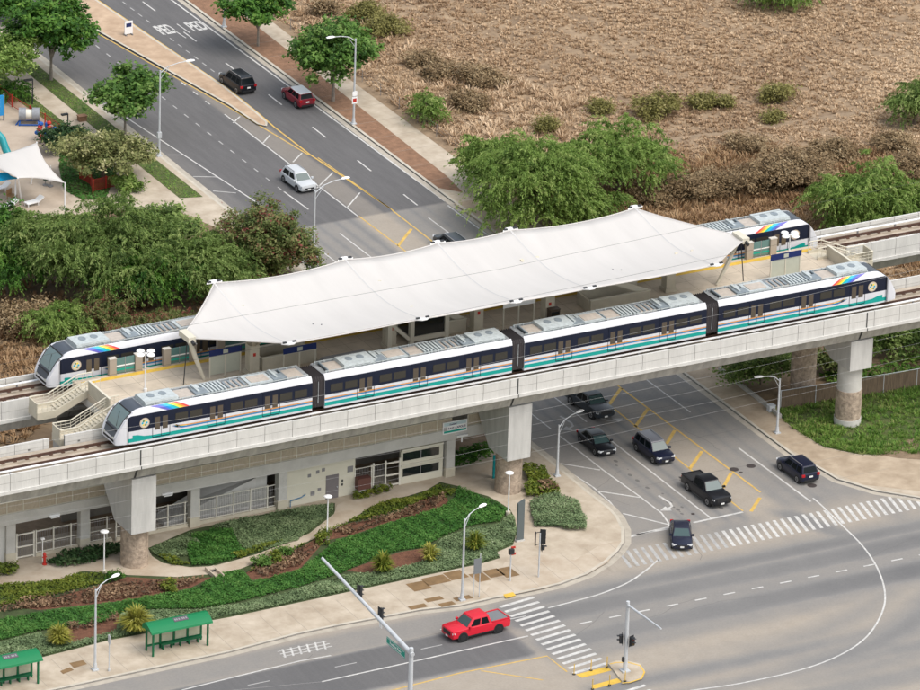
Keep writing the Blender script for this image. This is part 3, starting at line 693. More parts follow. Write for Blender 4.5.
for px, py in ((252, 373), (389, 347), (476, 331), (547, 322), (668, 290)):
    X, Y = G(px, py, ZP); Y -= 8.1; c = MB()
    c.box(X-.45, X+.45, Y-.45, Y+.45, ZP, 15.6, 0); c.box(X-.55, X+.55, Y-.55, Y+.55, ZP, ZP+.35, 0)
    for s in (-1, 1): c.bar((X, Y, 15.4), (X+s*.8, Y-2.5, 17.4), .28); c.bar((X, Y, 15.4), (X+s*.8, Y+3.6, 17.5), .28)
    c.box(X-.15, X+.1, Y-.47, Y-.45, 14.6, 14.9, 1)
    c.build('canopy_column', [M['beige'], M['red']], can)
# ---- platform furniture under the canopy
def name_board(px, py, L, h, label, grp='navy name boards on the platform', glassy=True, blank=False):
    X, Y = G(px, py, ZP); t = thing('name_board', label, 'sign', (X, Y, ZP), 0, grp)
    for k in range(3):
        q = MB(); q.box(-.05+L*k/2, .05+L*k/2, -.05, .05, 0, h); q.build('post', M['rail'], t)
    q = MB(); q.box(-.1, L+.1, -.07, -.05, h-.55, h+.02, 0); q.build('board', M['white'] if blank else M['blue'], t)
    if not blank:
        q = MB(); q.box(L*.42, L*.58, -.085, -.07, h-.45, h-.1); q.build('board_emblem', M['frost'], t)
    if glassy:
        for k in range(2):
            q = MB(); q.box(.07+L*k/2, L/2-.07+L*k/2, -.02, .02, .25, h-.6); q.build('glass_screen', M['frost'], t)
name_board(209.6, 378, 2.9, 2.55, 'navy name board with pale glass screens near the left canopy tip')
name_board(283.5, 373, 3.0, 2.3, 'navy name board on three posts in front of the grey bench wall', glassy=False)
name_board(770, 282, 3.0, 2.6, 'navy name board with pale glass screens near the right canopy tip', glassy=True)
name_board(503, 330, 3.0, 2.6, 'white framed board on three posts under the canopy edge', glassy=False, blank=True)
# stair wells with parapets
def stairwell(px, py, L, label):
    X, Y = G(px, py, ZP); t = thing('stair_enclosure', label, 'stairwell', (X, Y, ZP))
    for y in (0, 2.3):
        q = MB(); q.loft([[(0, y-.08, 0), (0, y+.08, 0), (0, y+.08, 1.15), (0, y-.08, 1.15)], [(L, y-.08, 0), (L, y+.08, 0), (L, y+.08, 1.15), (L, y-.08, 1.15)]]); q.box(-.05, L+.05, y-.12, y+.12, 1.15, 1.22, 1); q.build('side_wall', [M['beige'], M['rail']], t)
    q = MB(); q.box(-.08, .08, .08, 2.22, 0, 1.15); q.build('end_wall', M['beige'], t)
    q = MB(); q.box(.08, L, .08, 2.22, .002, .02); q.build('stair_hole_shade', M['dark'], t)  # flat dark sheet stands in for the shade down the stair hole
    q = MB()
    for y in (.12, 2.18): q.bar((L-.2, y, 1.0), (L*.35, y, 2.6), .09, .5)
    q.build('sloping_balustrade', M['rail'], t)
    return t
stairwell(262, 371, 5.2, 'beige walled stair opening left of the lift tower under the canopy')
stairwell(590, 313, 6.0, 'beige walled stair opening with sloping balustrade right of the lift tower')
stairwell(420, 339, 4.5, 'beige walled stair opening between the lift tower and the middle columns')
bnch = thing('platform_bench', 'long grey bench wall with rounded top on the platform', 'bench', (*G(318, 371, ZP), ZP))
q = MB(); q.loft([[(a, 0, 0), (a, .5, 0), (a, .5, 1.0-.25*(abs(a-2.6) > 2.3)), (a, 0, 1.0-.25*(abs(a-2.6) > 2.3))] for a in (0, .3, .6, 4.6, 4.9, 5.2)]); q.build('seat_wall', M['grey'], bnch)
q = MB(); q.box(.3, 4.9, -.45, 0, .40, .47); q.build('seat', M['rail'], bnch)
# lift tower
lx, ly = G(411, 345, ZP); lt = thing('lift_tower', 'beige framed lift tower with dark glass panels under the canopy', 'lift tower', (lx, ly, ZP))
q = MB(); LW, LD, LH = 3.4, 2.6, 3.4
for a in (0, LW): 
    for c in (0, LD): q.box(a-.2, a+.2, c-.2, c+.2, 0, LH+.9)
for z in (.55, 2.75): q.box(.2, LW-.2, -.16, .16, z-.22, z+.22); q.box(.2, LW-.2, LD-.16, LD+.16, z-.22, z+.22); q.box(-.16, .16, .2, LD-.2, z-.22, z+.22); q.box(LW-.16, LW+.16, .2, LD-.2, z-.22, z+.22)
q.bar((-2.2, 0, 2.5), (-.2, 0, .6), .3); q.box(-2.4, -2.0, -.2, .2, 0, LH)
q.build('frame', M['rail'], lt)
for nm, bx in (('front_glass', (.2, LW-.2, -.03, .03)), ('side_glass', (-.03, .03, .2, LD-.2)), ('rear_glass', (.2, LW-.2, LD-.03, LD+.03))):
    q = MB(); q.box(*bx, .77, 2.53); q.build(nm, M['glass'], lt)
q = MB(); q.box(-.3, LW+.3, -.3, LD+.3, LH, LH+.12); q.build('roof', M['rail'], lt)
kx, ky = G(549, 322.5, ZP); kq = thing('ticket_kiosk', 'dark brown cabinet standing beside a canopy column', 'cabinet', (kx-.45, ky-1.0, ZP))
q = MB(); q.box(0, .95, 0, .6, 0, 1.55); q.box(-.03, .98, -.03, .63, 1.55, 1.62); q.build('body', mat('brown_cabinet', (.075, .055, .04), .5), kq); q = MB(); q.box(.1, .85, -.012, 0, .8, 1.4); q.build('screen', M['glass'], kq)
# round-headed lamps of the platform ends
def cluster_lamp(px, py, h, label):
    X, Y = G(px, py, ZP); t = thing('platform_lamp', label, 'lamp', (X, Y, ZP), 0, 'four headed lamps on the platform')
    q = MB(); q.cyl((0,0,0), (0,0,h), .085, .06, 8); q.cyl((0,0,0), (0,0,.25), .16, n=8); q.build('pole', M['white'], t)
    for k in range(4):
        a = R(20+90*k); q = MB(); c = (.62*math.cos(a), .62*math.sin(a), h-.1)
        q.bar((0,0,h-.12), (c[0], c[1], h-.1), .05); q.lathe([(.02,-.05),(.3,-.05),(.36,.02),(.3,.10),(.02,.12)], c, 12); q.build('lamp_head', M['white'], t)
cluster_lamp(145.2, 391, 3.6, 'white four headed lamp on the left end of the platform')
cluster_lamp(788.2, 269, 3.4, 'white four headed lamp on the right end of the platform')
# ================================================================== CONCOURSE AND UNDERCROFT
st = thing('station_building', 'cream station undercroft with concourse deck, fences, doors and windows under the viaduct', 'station', (0, 6, 0))
b = MB(); b.box(-72, 1.0, 0, .35, 3.9, 4.9, 0); b.box(-72, .6, .35, 8.4, 4.5, 4.85, 0); b.build('concourse_slab', M['concrete'], st)
b = MB(); b.box(-37.5, .95, 2.2, 8.2, 8.9, 9.4, 0); b.build('concourse_roof', mat('shade_darkened_wall', (.17, .155, .135), .9, .25, .6), st)  # soffit coloured dark to stand for the shade below the girders
b = MB(); b.box(-37.5, .5, 6.0, 6.25, 0, 8.95, 0); b.build('back_wall', mat('shade_darkened_wall', (.17, .155, .135), .9, .25, .6), st)  # same dark tone, recess shade put into the wall colour
k = 0; x = -71.3
while x < .6:
    b = MB(); wd = 1.52
    if not (-3.95 < x < -1.9):
        if x > -35.6 or x < -37.6 :
            b.box(x+.05, min(x+wd-.05, .95), .05, .08, 5.0, 5.95, 0 if x > -36.5 else 0)
        b.box(x-.04, x+.04, .03, .11, 4.9, 6.0, 1); b.box(x+.05, x+wd-.05, .03, .10, 5.95, 6.0, 1); b.box(x+.05, x+wd-.05, .03, .10, 4.93, 4.98, 1)
        b.build('railing_panel', [M['tanmesh'], M['rail']], st)
    x += wd; k += 1
b = MB(); b.box(.88, .96, .03, .11, 4.9, 6.0); b.build('railing_post', M['rail'], st)
# station name sign on the railing
sg = MB(); sg.box(-3.92, -1.5, -.06, -.01, 4.55, 5.68, 0); sg.box(-3.8, -1.6, -.068, -.06, 4.66, 4.84, 1); sg.box(-3.8, -1.62, -.066, -.06, 5.3, 5.6, 2); sg.box(-3.83, -3.45, -.068, -.06, 4.86, 5.25, 3)
sg = sg.build('station_sign', [M['white'], M['teal'], mat('pale_blue', (.50, .62, .66), .5), mat('sign_grey', (.4, .38, .38), .6)], st)
RX = Matrix.Rotation(R(90), 4, 'X')
ltr = mat('sign_lettering', (0.10, 0.05, 0.13), 0.6)
text('sign_lettering', 'EAST KAPOLEI', .27, ltr, sg, Matrix.Translation((-2.52, -.072, 5.05)) @ RX)
text('sign_lettering', "Kualaka'i", .20, ltr, sg, Matrix.Translation((-2.9, -.072, 5.42)) @ RX)
# ground floor, facade on Y = 6.8
FY = .8
M['fencepan'] = mat('fence_infill', (.20, .19, .165), .7)
def facade_box(nm, x0, x1, y0, y1, z0, z1, m): 
    q = MB(); q.box(x0, x1, y0, y1, z0, z1); return q.build(nm, m, st)
for x in (-72.0, -60, -51.5, -45.3, -38.4, -28.0, -19.6, -3.2):
    q = MB(); q.box(x, x+.85, FY-.35, FY+.35, 1.0, 3.9, 0); q.box(x-.04, x+.89, FY-.39, FY+.39, .12, 1.0, 1); q.build('column', [M['concrete'], M['beige']], st)
q = MB(); q.box(-52.5, -45.2, FY-.05, FY+.1, .12, 3.9); q.build('end_wall', M['parapet'], st)
def fence_run(x0, x1, gate_at=None):
    x = x0
    while x < x1-.2:
        wd = min(1.63, x1-x); q = MB()
        q.box(x-.05, x+.05, FY-.06, FY+.06, .12, 2.55, 0)
        for z in (.5, 1.35, 2.45): q.box(x+.05, x+wd-.05, FY-.03, FY+.03, z-.03, z+.03, 0)
        n = int((wd-.1)/.14)
        for i in range(1, n): q.box(x+.05+i*.14-.012, x+.05+i*.14+.012, FY-.012, FY+.012, .5, 2.45, 1)
        q.build('fence_panel', [M['offwhite'], M['grey']], st); x += wd
    q = MB(); q.box(x0, x1, FY-.12, FY+.12, .1, .42); q.build('fence_plinth', M['beige'], st)
fence_run(-42.4, -38.5); fence_run(-37.4, -35.3); fence_run(-34.9, -28.1); fence_run(-27.0, -19.7); fence_run(-12.0, -8.8)
gt = MB()
for x in (-44.2, -42.6): gt.box(x-.06, x+.06, FY-.06, FY+.06, .12, 2.55, 0)
for z in (.3, 1.25, 2.4): gt.box(-44.14, -42.66, FY-.04, FY+.04, z-.06, z+.06, 0)
for i in range(9): gt.box(-44.05+i*.16, -44.02+i*.16, FY-.012, FY+.012, .3, 2.4, 1)
gt.build('gate', [M['offwhite'], M['grey']], st)
facade_box('front_wall', -18.75, -12.0, FY-.02, FY+.28, .1, 3.9, M['cream'])
q = MB(); q.box(-14.82, -13.6, FY-.06, FY-.02, .12, 2.36, 0); dr = q.build('door', mat('grey_door', (.17, .155, .16), .5), st)
q = MB(); q.cyl((-13.75, FY-.06, 1.15), (-13.75, FY-.14, 1.15), .05); q.build('handle', M['galv'], dr)
for x, z, w_, h_ in ((-16.6, 2.55, .3, .3), (-15.8, 2.75, .3, .3), (-15.25, 2.85, .3, .3), (-16.3, .75, .4, .4), (-15.6, 1.1, .3, .25), (-12.75, 2.3, .55, .55)):
    q = MB(); q.box(x, x+w_, FY-.05, FY-.02, z, z+h_); q.build('vent', M['grey'], st)
q = MB(); q.box(-13.3, -13.16, FY-.06, FY-.02, 1.5, 1.72); q.box(-13.3, -13.16, FY-.06, FY-.02, 1.15, 1.37); q.build('signage_plate', M['dark'], st)
q = MB(); q.tube([(-18.3, FY-.15, .12), (-18.3, FY-.15, .7), (-17.2, FY-.15, .85), (-16.8, FY-.05, 1.0)], .05, 6); q.build('pipe', mat('blue_pipe', (.05, .17, .30), .5), st)
facade_box('cabinet', -12.0, -10.75, FY-.7, FY-.05, .7, 1.75, mat('maroon_cabinet', (.12, .05, .04), .6))
facade_box('cabinet_plinth', -11.9, -10.85, FY-.6, FY-.05, .12, .7, M['concrete'])
for x in (-10.2, -9.0, -7.6):
    q = MB(); q.box(x-.07, x+.07, FY-.07, FY+.07, .12, 2.7); q.build('gate_post', M['offwhite'], st)
q = MB()
for z in (.3, 1.25, 2.4): q.box(-8.93, -7.67, FY-.05, FY+.05, z-.07, z+.07)
q.build('gate', M['offwhite'], st)
facade_box('window_wall', -7.5, -3.35, FY-.02, FY+.28, .1, 3.9, M['cream'])
for z0, z1 in ((.85, 1.6), (2.35, 3.1)):
    q = MB(); q.box(-7.3, -3.75, FY-.05, FY-.021, z0, z1, 0); q.box(-5.6, -5.52, FY-.06, FY-.05, z0, z1, 1); q.build('window', [M['glass'], M['grey']], st)
q = MB(); q.box(-7.5, -3.4, FY-.2, FY-.02, 3.35, 3.5); q.box(-7.5, -3.4, FY-.2, FY-.02, 1.9, 2.02); q.build('window_hood', M['cream'], st)
q = MB(); q.loft([[(-30, 1.5, .15), (-30, 3.4, .15), (-30, 3.4, .5), (-30, 1.5, .5)], [(-20.2, 1.5, .15), (-20.2, 3.4, 1.6), (-20.2, 3.4, 4.3), (-20.2, 1.5, 3.4)]]); q.build('stair_flight', M['parapet'], st)
for x in (-41.6, -31.0):
    q = MB(); q.box(x, x+1.0, -.12, .0, 3.92, 4.1, 0); q.box(x+.1, x+.9, -.3, -.12, 3.88, 3.98, 0); q.build('soffit_light', M['white'], st)
q = MB(); q.box(-2.6, -1.5, -.3, 0, 4.15, 4.3); q.box(-2.1, -2.0, -.2, -.1, 3.6, 4.15); q.build('wall_camera', M['white'], st)
# ================================================================== TRAINS
TW = mat('train_white', (0.60, 0.605, 0.64), 0.4, 0.06, 1.2, coat=0.1, stretch=(1.5,1,.4)); TT = mat('train_teal', (0.0, 0.31, 0.27), 0.35, coat=0.3); TB = mat('train_blue', (0.03, 0.20, 0.42), 0.35)
TO = mat('train_orange', (0.62, 0.27, 0.05), 0.35); TN = mat('train_navy', (0.010, 0.014, 0.030), 0.3, coat=0.08, spec=0.22); TG = mat('train_roof_grey', (0.25, 0.265, 0.275), 0.7, 0.35, 2.0)
TD = mat('train_underframe', (0.018, 0.017, 0.018), 0.8); TBL = mat('gangway_rubber', (0.035, 0.03, 0.032), 0.75)
TU = mat('roof_unit_grey', (0.42, 0.46, 0.465), 0.6, 0.18, 3.0); TBE = mat('roof_unit_beige', (0.43, 0.38, 0.33), 0.7, 0.15, 3.0); TSL = mat('roof_unit_slate', (0.20, 0.235, 0.26), 0.6, 0.2, 3.0)
WIN = mat('train_window', (0.042, 0.039, 0.032), 0.15, spec=0.4); WIND = mat('train_door_pane', (0.085, 0.068, 0.05), 0.2, spec=0.6); WS = mat('windscreen', (0.10, 0.15, 0.15), 0.06, spec=0.9); VIS = mat('visor', (0.055, 0.066, 0.085), 0.35)
RB = [mat('rainbow_violet', (.10,.09,.42), .4), mat('rainbow_blue', (.01,.17,.55), .4), mat('rainbow_cyan', (.0,.36,.55), .4), mat('rainbow_green', (.0,.42,.33), .4), mat('rainbow_yellow', (.80,.60,.03), .4), mat('rainbow_orange', (.75,.25,.03), .4), mat('rainbow_red', (.66,.05,.05), .4)]
HW = 1.525
PROF = [(.05,.35),(.0,.38),(0,.56),(0,.90),(0,1.06),(0,1.20),(0,1.31),(0,1.56),(.02,2.74),(.05,2.92),(.15,3.22),(.32,3.42),(.38,3.43),(.42,3.34)]
SEGM = [0,0,1,0,2,3,0,4,4,0,0,0,5]
SEGN = [0,0,1,0,0,0,0,4,4,0,0,0,5]
def ring(x, zt=9, hw=1.0, zb=0):
    a = [(x, -(HW-i)*hw, max(min(z, zt), .35+zb)) for i, z in PROF]; b_ = [(p[0], -p[1], p[2]) for p in a[::-1]]
    return a+b_
def segs(s, deck=5): return s+[deck]+s[::-1]+[6]
NT = [(0,3.43,1.0),(.14,3.42,1.0),(.28,3.35,1.0),(.40,3.2,.995),(.5,3.0,.99),(.6,2.80,.982),(.7,2.48,.972),(.79,2.12,.958),(.87,1.74,.94),(.93,1.42,.92),(.97,1.18,.89),(1.0,1.02,.84)]
XN0, XN1 = 16.25, 18.95          # nose begins / ends, from the gangway plane
def carriage(xc, end, parent):
    'end: 0 for a middle car, -1/+1 for a driving car whose nose points that way; xc is the coupled gangway plane or the centre'
    b = MB(); s = end if end else 1
    mats = [TW, TT, TB, TO, TN, TG, TD, VIS]
    def X(u): return s*u
    if not end:
        b.loft([ring(-9.05), ring(9.05)], True, True, segs(SEGM))
    else:
        b.loft([ring(X(.6)), ring(X(12.9))], True, False, segs(SEGM)); b.loft([ring(X(12.9)), ring(X(XN0))], True, False, segs(SEGN))
        rs = [ring(X(XN0+(XN1-XN0)*t), zt, hw, .12*t) for t, zt, hw in NT]
        b.loft(rs[:6], True, False, segs(SEGN, 7)); b.loft(rs[5:], True, True, segs([0]*13, 7)); b.add(ring(X(.6)), [tuple(range(2*len(PROF)))], 6)
    c = b.build('carriage', mats, parent, smooth=28)
    c.location = (xc, 0, 0)
    ua, ub = (-9.05, 9.05) if not end else (.6, XN0)
    dx = (-5.15, 0, 5.15) if not end else (4.5, 9.65, 14.8)
    wins = []
    if not end: wins = [-7.95, -6.55, -3.25, -1.9, 1.9, 3.25, 6.55, 7.95]
    else: wins = [1.7, 3.1, 6.4, 7.75, 11.55, 12.9]
    for side in (-1, 1):
        y = side*HW
        for d in dx:
            q = MB(); a = X(d)
            q.box(a-.78, a+.78, min(y-.012*side, y+.012*side), max(y-.012*side, y+.012*side), 1.6, 2.83, 0)
            for k in (-1, 1):
                q.box(a+k*.36-.24, a+k*.36+.24, min(y, y+.022*side), max(y, y+.022*side), 1.33, 2.48, 1)
                q.box(a+k*.8-.02, a+k*.8+.02, min(y, y+.02*side), max(y, y+.02*side), .72, 1.6, 0)
            q.box(a-.015, a+.015, min(y, y+.02*side), max(y, y+.02*side), .72, 1.6, 0); q.box(a-.8, a+.8, min(y, y+.025*side), max(y, y+.025*side), .66, .72, 0)
            q.build('door', [TN, WIND], c)
        for w_ in wins:
            q = MB(); a = X(w_); q.box(a-.58, a+.58, min(y-.005*side, y+.012*side), max(y-.005*side, y+.012*side), 1.80, 2.48); q.build('window', WIN, c)
    # roof equipment
    L0 = ua+.5; L1 = (ub-.2) if end else ub-.5
    u = L0; rr = random.Random(3+int(xc)); k = 0
    seq = ['beige', 'ac', 'slate', 'flat', 'beige', 'slats', 'beige2', 'slate', 'ac']
    if end: seq = ['beige', 'slate', 'flat', 'beige2', 'slats', 'slate', 'beige', 'ac2']
    lens = {'beige': 1.7, 'ac': 3.0, 'ac2': 3.1, 'slate': 1.2, 'flat': 2.3, 'slats': 1.9, 'beige2': 2.0}
    tot = sum(lens[q] for q in seq); gap = (L1-L0-tot)/(len(seq)-1)
    for kind in seq:
        q = MB(); w_ = lens[kind]; a, e = sorted((X(u), X(u+w_)))
        if kind in ('ac', 'ac2'):
            q.loft([[(a, -.80, 3.5), (a, .80, 3.5), (a, .72, 3.86), (a, -.72, 3.86)], [(e, -.80, 3.5), (e, .80, 3.5), (e, .72, 3.86), (e, -.72, 3.86)]], True, True, 0)
            for fx in (.32, .68): q.cyl((a+(e-a)*fx, .1, 3.86), (a+(e-a)*fx, .1, 3.885), .33, n=12, m=1)
            q.box(a+.5, e-.5, -.79, -.735, 3.62, 3.70, 2)
        elif kind == 'slats':
            for i in range(6): q.box(a+i*.32, a+i*.32+.16, -.7, .7, 3.5, 3.72, 0)
        elif kind == 'slate':
            q.box(a, e, -.78, .1, 3.5, 3.74, 1); q.box(a+.2, e-.2, .25, .75, 3.5, 3.66, 0); q.box(a+.3, a+.5, -.5, .7, 3.74, 3.84, 0)
        elif kind == 'flat': q.box(a, e, -.7, .72, 3.5, 3.68, 0); q.box(a+.3, e-.3, -.5, .45, 3.68, 3.72, 1)
        elif kind == 'beige': q.box(a, e, -.62, .66, 3.5, 3.60, 0); q.box(a, a+.12, -.7, .7, 3.5, 3.74, 1)
        else:
            q.box(a, e, -.62, .66, 3.5, 3.56, 0)
            for i in range(4): q.box(a+.1+i*.5, a+.3+i*.5, -.5, .55, 3.56, 3.66, 1)
        q.v = [(p[0], p[1]*1.28, 3.34+(p[2]-3.5)*1.15) for p in q.v]
        q.build('roof_unit', {'ac': [TU, TSL, TD], 'ac2': [TU, TSL, TD], 'slats': [TU], 'slate': [TU, TSL], 'flat': [TU, TBE], 'beige': [TBE, TSL], 'beige2': [TBE, TSL]}[kind], c)
        u += w_+gap
    q = MB()
    for y in (-1.06, 1.06):
        q.box(*sorted((X(ua+.2), X(L1))), y-.03, y+.03, 3.52, 3.57)
        uu = ua+.3
        while uu < L1: q.box(X(uu)-.04, X(uu)+.04, y-.04, y+.04, 3.34, 3.6); uu += .9
    q.build('roof_rail', TU, c)
    # bogies
    for uu in ((-6.2, 6.2) if not end else (3.2, 14.6)):
        q = MB(); a = X(uu); q.box(a-1.5, a+1.5, -1.2, 1.2, .12, .42)
        for w_ in (-1.0, 1.0):
            for y in (-.75, .75): q.cyl((a+w_, y-.07, .36), (a+w_, y+.07, .36), .36, n=12)
        q.build('bogie', TD, c)
    q = MB(); q.box(*sorted((X(ua+1), X(ub-1))), -1.25, 1.25, .22, .34); q.build('underframe', TD, c)
    if end:
        # windscreen glass over the slanted nose
        def rowp(t, f, lift=.015):
            ts = [n_[0] for n_ in NT]; zt = np.interp(t, ts, [n_[1] for n_ in NT]); hw = np.interp(t, ts, [n_[2] for n_ in NT])
            y = (HW-.42)*hw*f; return (X(XN0+(XN1-XN0)*t)+s*lift, y, float(min(zt, 3.34))+lift)
        q = MB(); rows = []
        for t in (.46, .56, .66, .76, .86): rows.append([rowp(t, f) for f in (-1.02, -.5, 0, .5, 1.02)])
        q.loft(rows, False, False, 0); q.build('windscreen', WS, c)
        q = MB()
        rows = [[rowp(.435, f, .03) for f in (-1.15, 0, 1.15)], [rowp(.465, f, .03) for f in (-1.15, 0, 1.15)]]; q.loft(rows, False, False, 0)
        for f in (-1.08, 1.08): q.tube([rowp(t, f, .02) for t in (.46, .66, .86)], .04, 4)
        q.tube([rowp(.9, f, .01) for f in (-1, 0, 1)], .08, 4); q.tube([rowp(.84, -.6, .03), rowp(.6, .1, .03)], .02, 4)
        q.build('windscreen_frame', TD, c)
        xt = X(XN1); q = MB(); q.box(*sorted((xt-s*.15, xt+s*.02)), -1.0, 1.0, .62, .82); q.build('bumper_slot', TD, c)
        for y in (-.8, .8):
            q = MB(); q.cyl((xt-s*.12, y, .97), (xt+s*.03, y, .97), .10, n=8); q.build('headlight', M['frost'], c)
        for side in (-1, 1):
            y = side*(HW+.012)
            q = MB(); cx_ = X(16.35); q.cyl((cx_, y-.02*side, 2.14), (cx_, y, 2.14), .46, n=24, m=0)
            q.cyl((cx_, y, 2.14), (cx_, y+.004*side, 2.14), .36, n=20, m=1)
            for i in range(6):
                a = R(60*i); q.cyl((cx_+.2*math.cos(a), y, 2.14+.2*math.sin(a)), (cx_+.2*math.cos(a), y+.008*side, 2.14+.2*math.sin(a)), .10, n=8, m=2+i % 3)
            q.build('seal_emblem', [mat('seal_cream', (.50, .42, .33), .5), mat('seal_tan', (.62, .55, .45), .5), RB[2], RB[4], mat('seal_green', (.06, .2, .08), .5)], c)
            q = MB(); ins = [(.05,2.93),(.15,3.22),(.32,3.42)]
            for i in range(7):
                u0 = 14.25-.30*i; pts = []
                for j, (ii, z) in enumerate(ins):
                    o_ = .55*j
                    if i == 0: o_ = .75*j
                    pts.append((X(u0+o_), side*(HW-ii+.012), z+.006, X(u0-.30+.55*j)))
                for (p, p2) in zip(pts, pts[1:]):
                    q.add([(p[0],p[1],p[2]), (p[3],p[1],p[2]), (p2[3],p2[1],p2[2]), (p2[0],p2[1],p2[2])], [(0,1,2,3)], i)
            q.build('rainbow_decal', RB, c)
            q = MB()          # stripe flick where the rainbow joins the belt line
            yy = side*(HW+.006)
            for i, (za, zb_, m_) in enumerate(((1.06,1.10,0),(1.10,1.15,1),(1.15,1.20,2),(1.20,1.25,4),(1.25,1.31,5))):
                q.add([(X(12.4),yy,za),(X(12.4),yy,zb_),(X(13.4),yy,zb_+.10),(X(13.9-.1*i),yy,1.50-.02*(4-i)),(X(13.3),yy,1.38-.05*(4-i)),(X(12.9),yy,za+.04)], [(0,1,2,3,4,5)], m_)
            q.build('stripe_flick', RB, c)
            q = MB(); q.add([(X(15.6), yy, .90), (X(17.45), yy, .90), (X(17.45), yy, 1.18), (X(17.0), yy, 1.15), (X(16.4), yy, .97)], [(0,1,2,3,4)], 0); q.build('teal_flare', TT, c)
    return c
def train(label, y, x):
    t = thing('commuter_train', label, 'train', (x, y, HR), 0, 'four car trains at the platform')
    carriage(-19.3, -1, t); carriage(-9.65, 0, t); carriage(9.65, 0, t); carriage(19.3, 1, t)
    for g in (-19.3, 0, 19.3):
        q = MB(); rs = []
        for i in range(13):
            x_ = g-.62+1.24*i/12; k = .97 if i % 2 else 1.0
            rs.append([(x_, -1.42*k, .55), (x_, -1.42*k, 2.95*k+.06), (x_, -1.2*k, 3.25*k+.06), (x_, 1.2*k, 3.25*k+.06), (x_, 1.42*k, 2.95*k+.06), (x_, 1.42*k, .55)])
        q.loft(rs, True, True, 0); q.box(g-.03, g+.03, -1.46, -1.40, .9, 2.9, 1); q.build('gangway', [TBL, TG], t)
    return t
train('white, navy and teal four car train on the near track, its whole side in view', 1.525, 0.0)
train('white, navy and teal train on the rear track, its middle hidden by the canopy', 14.67, -.1)
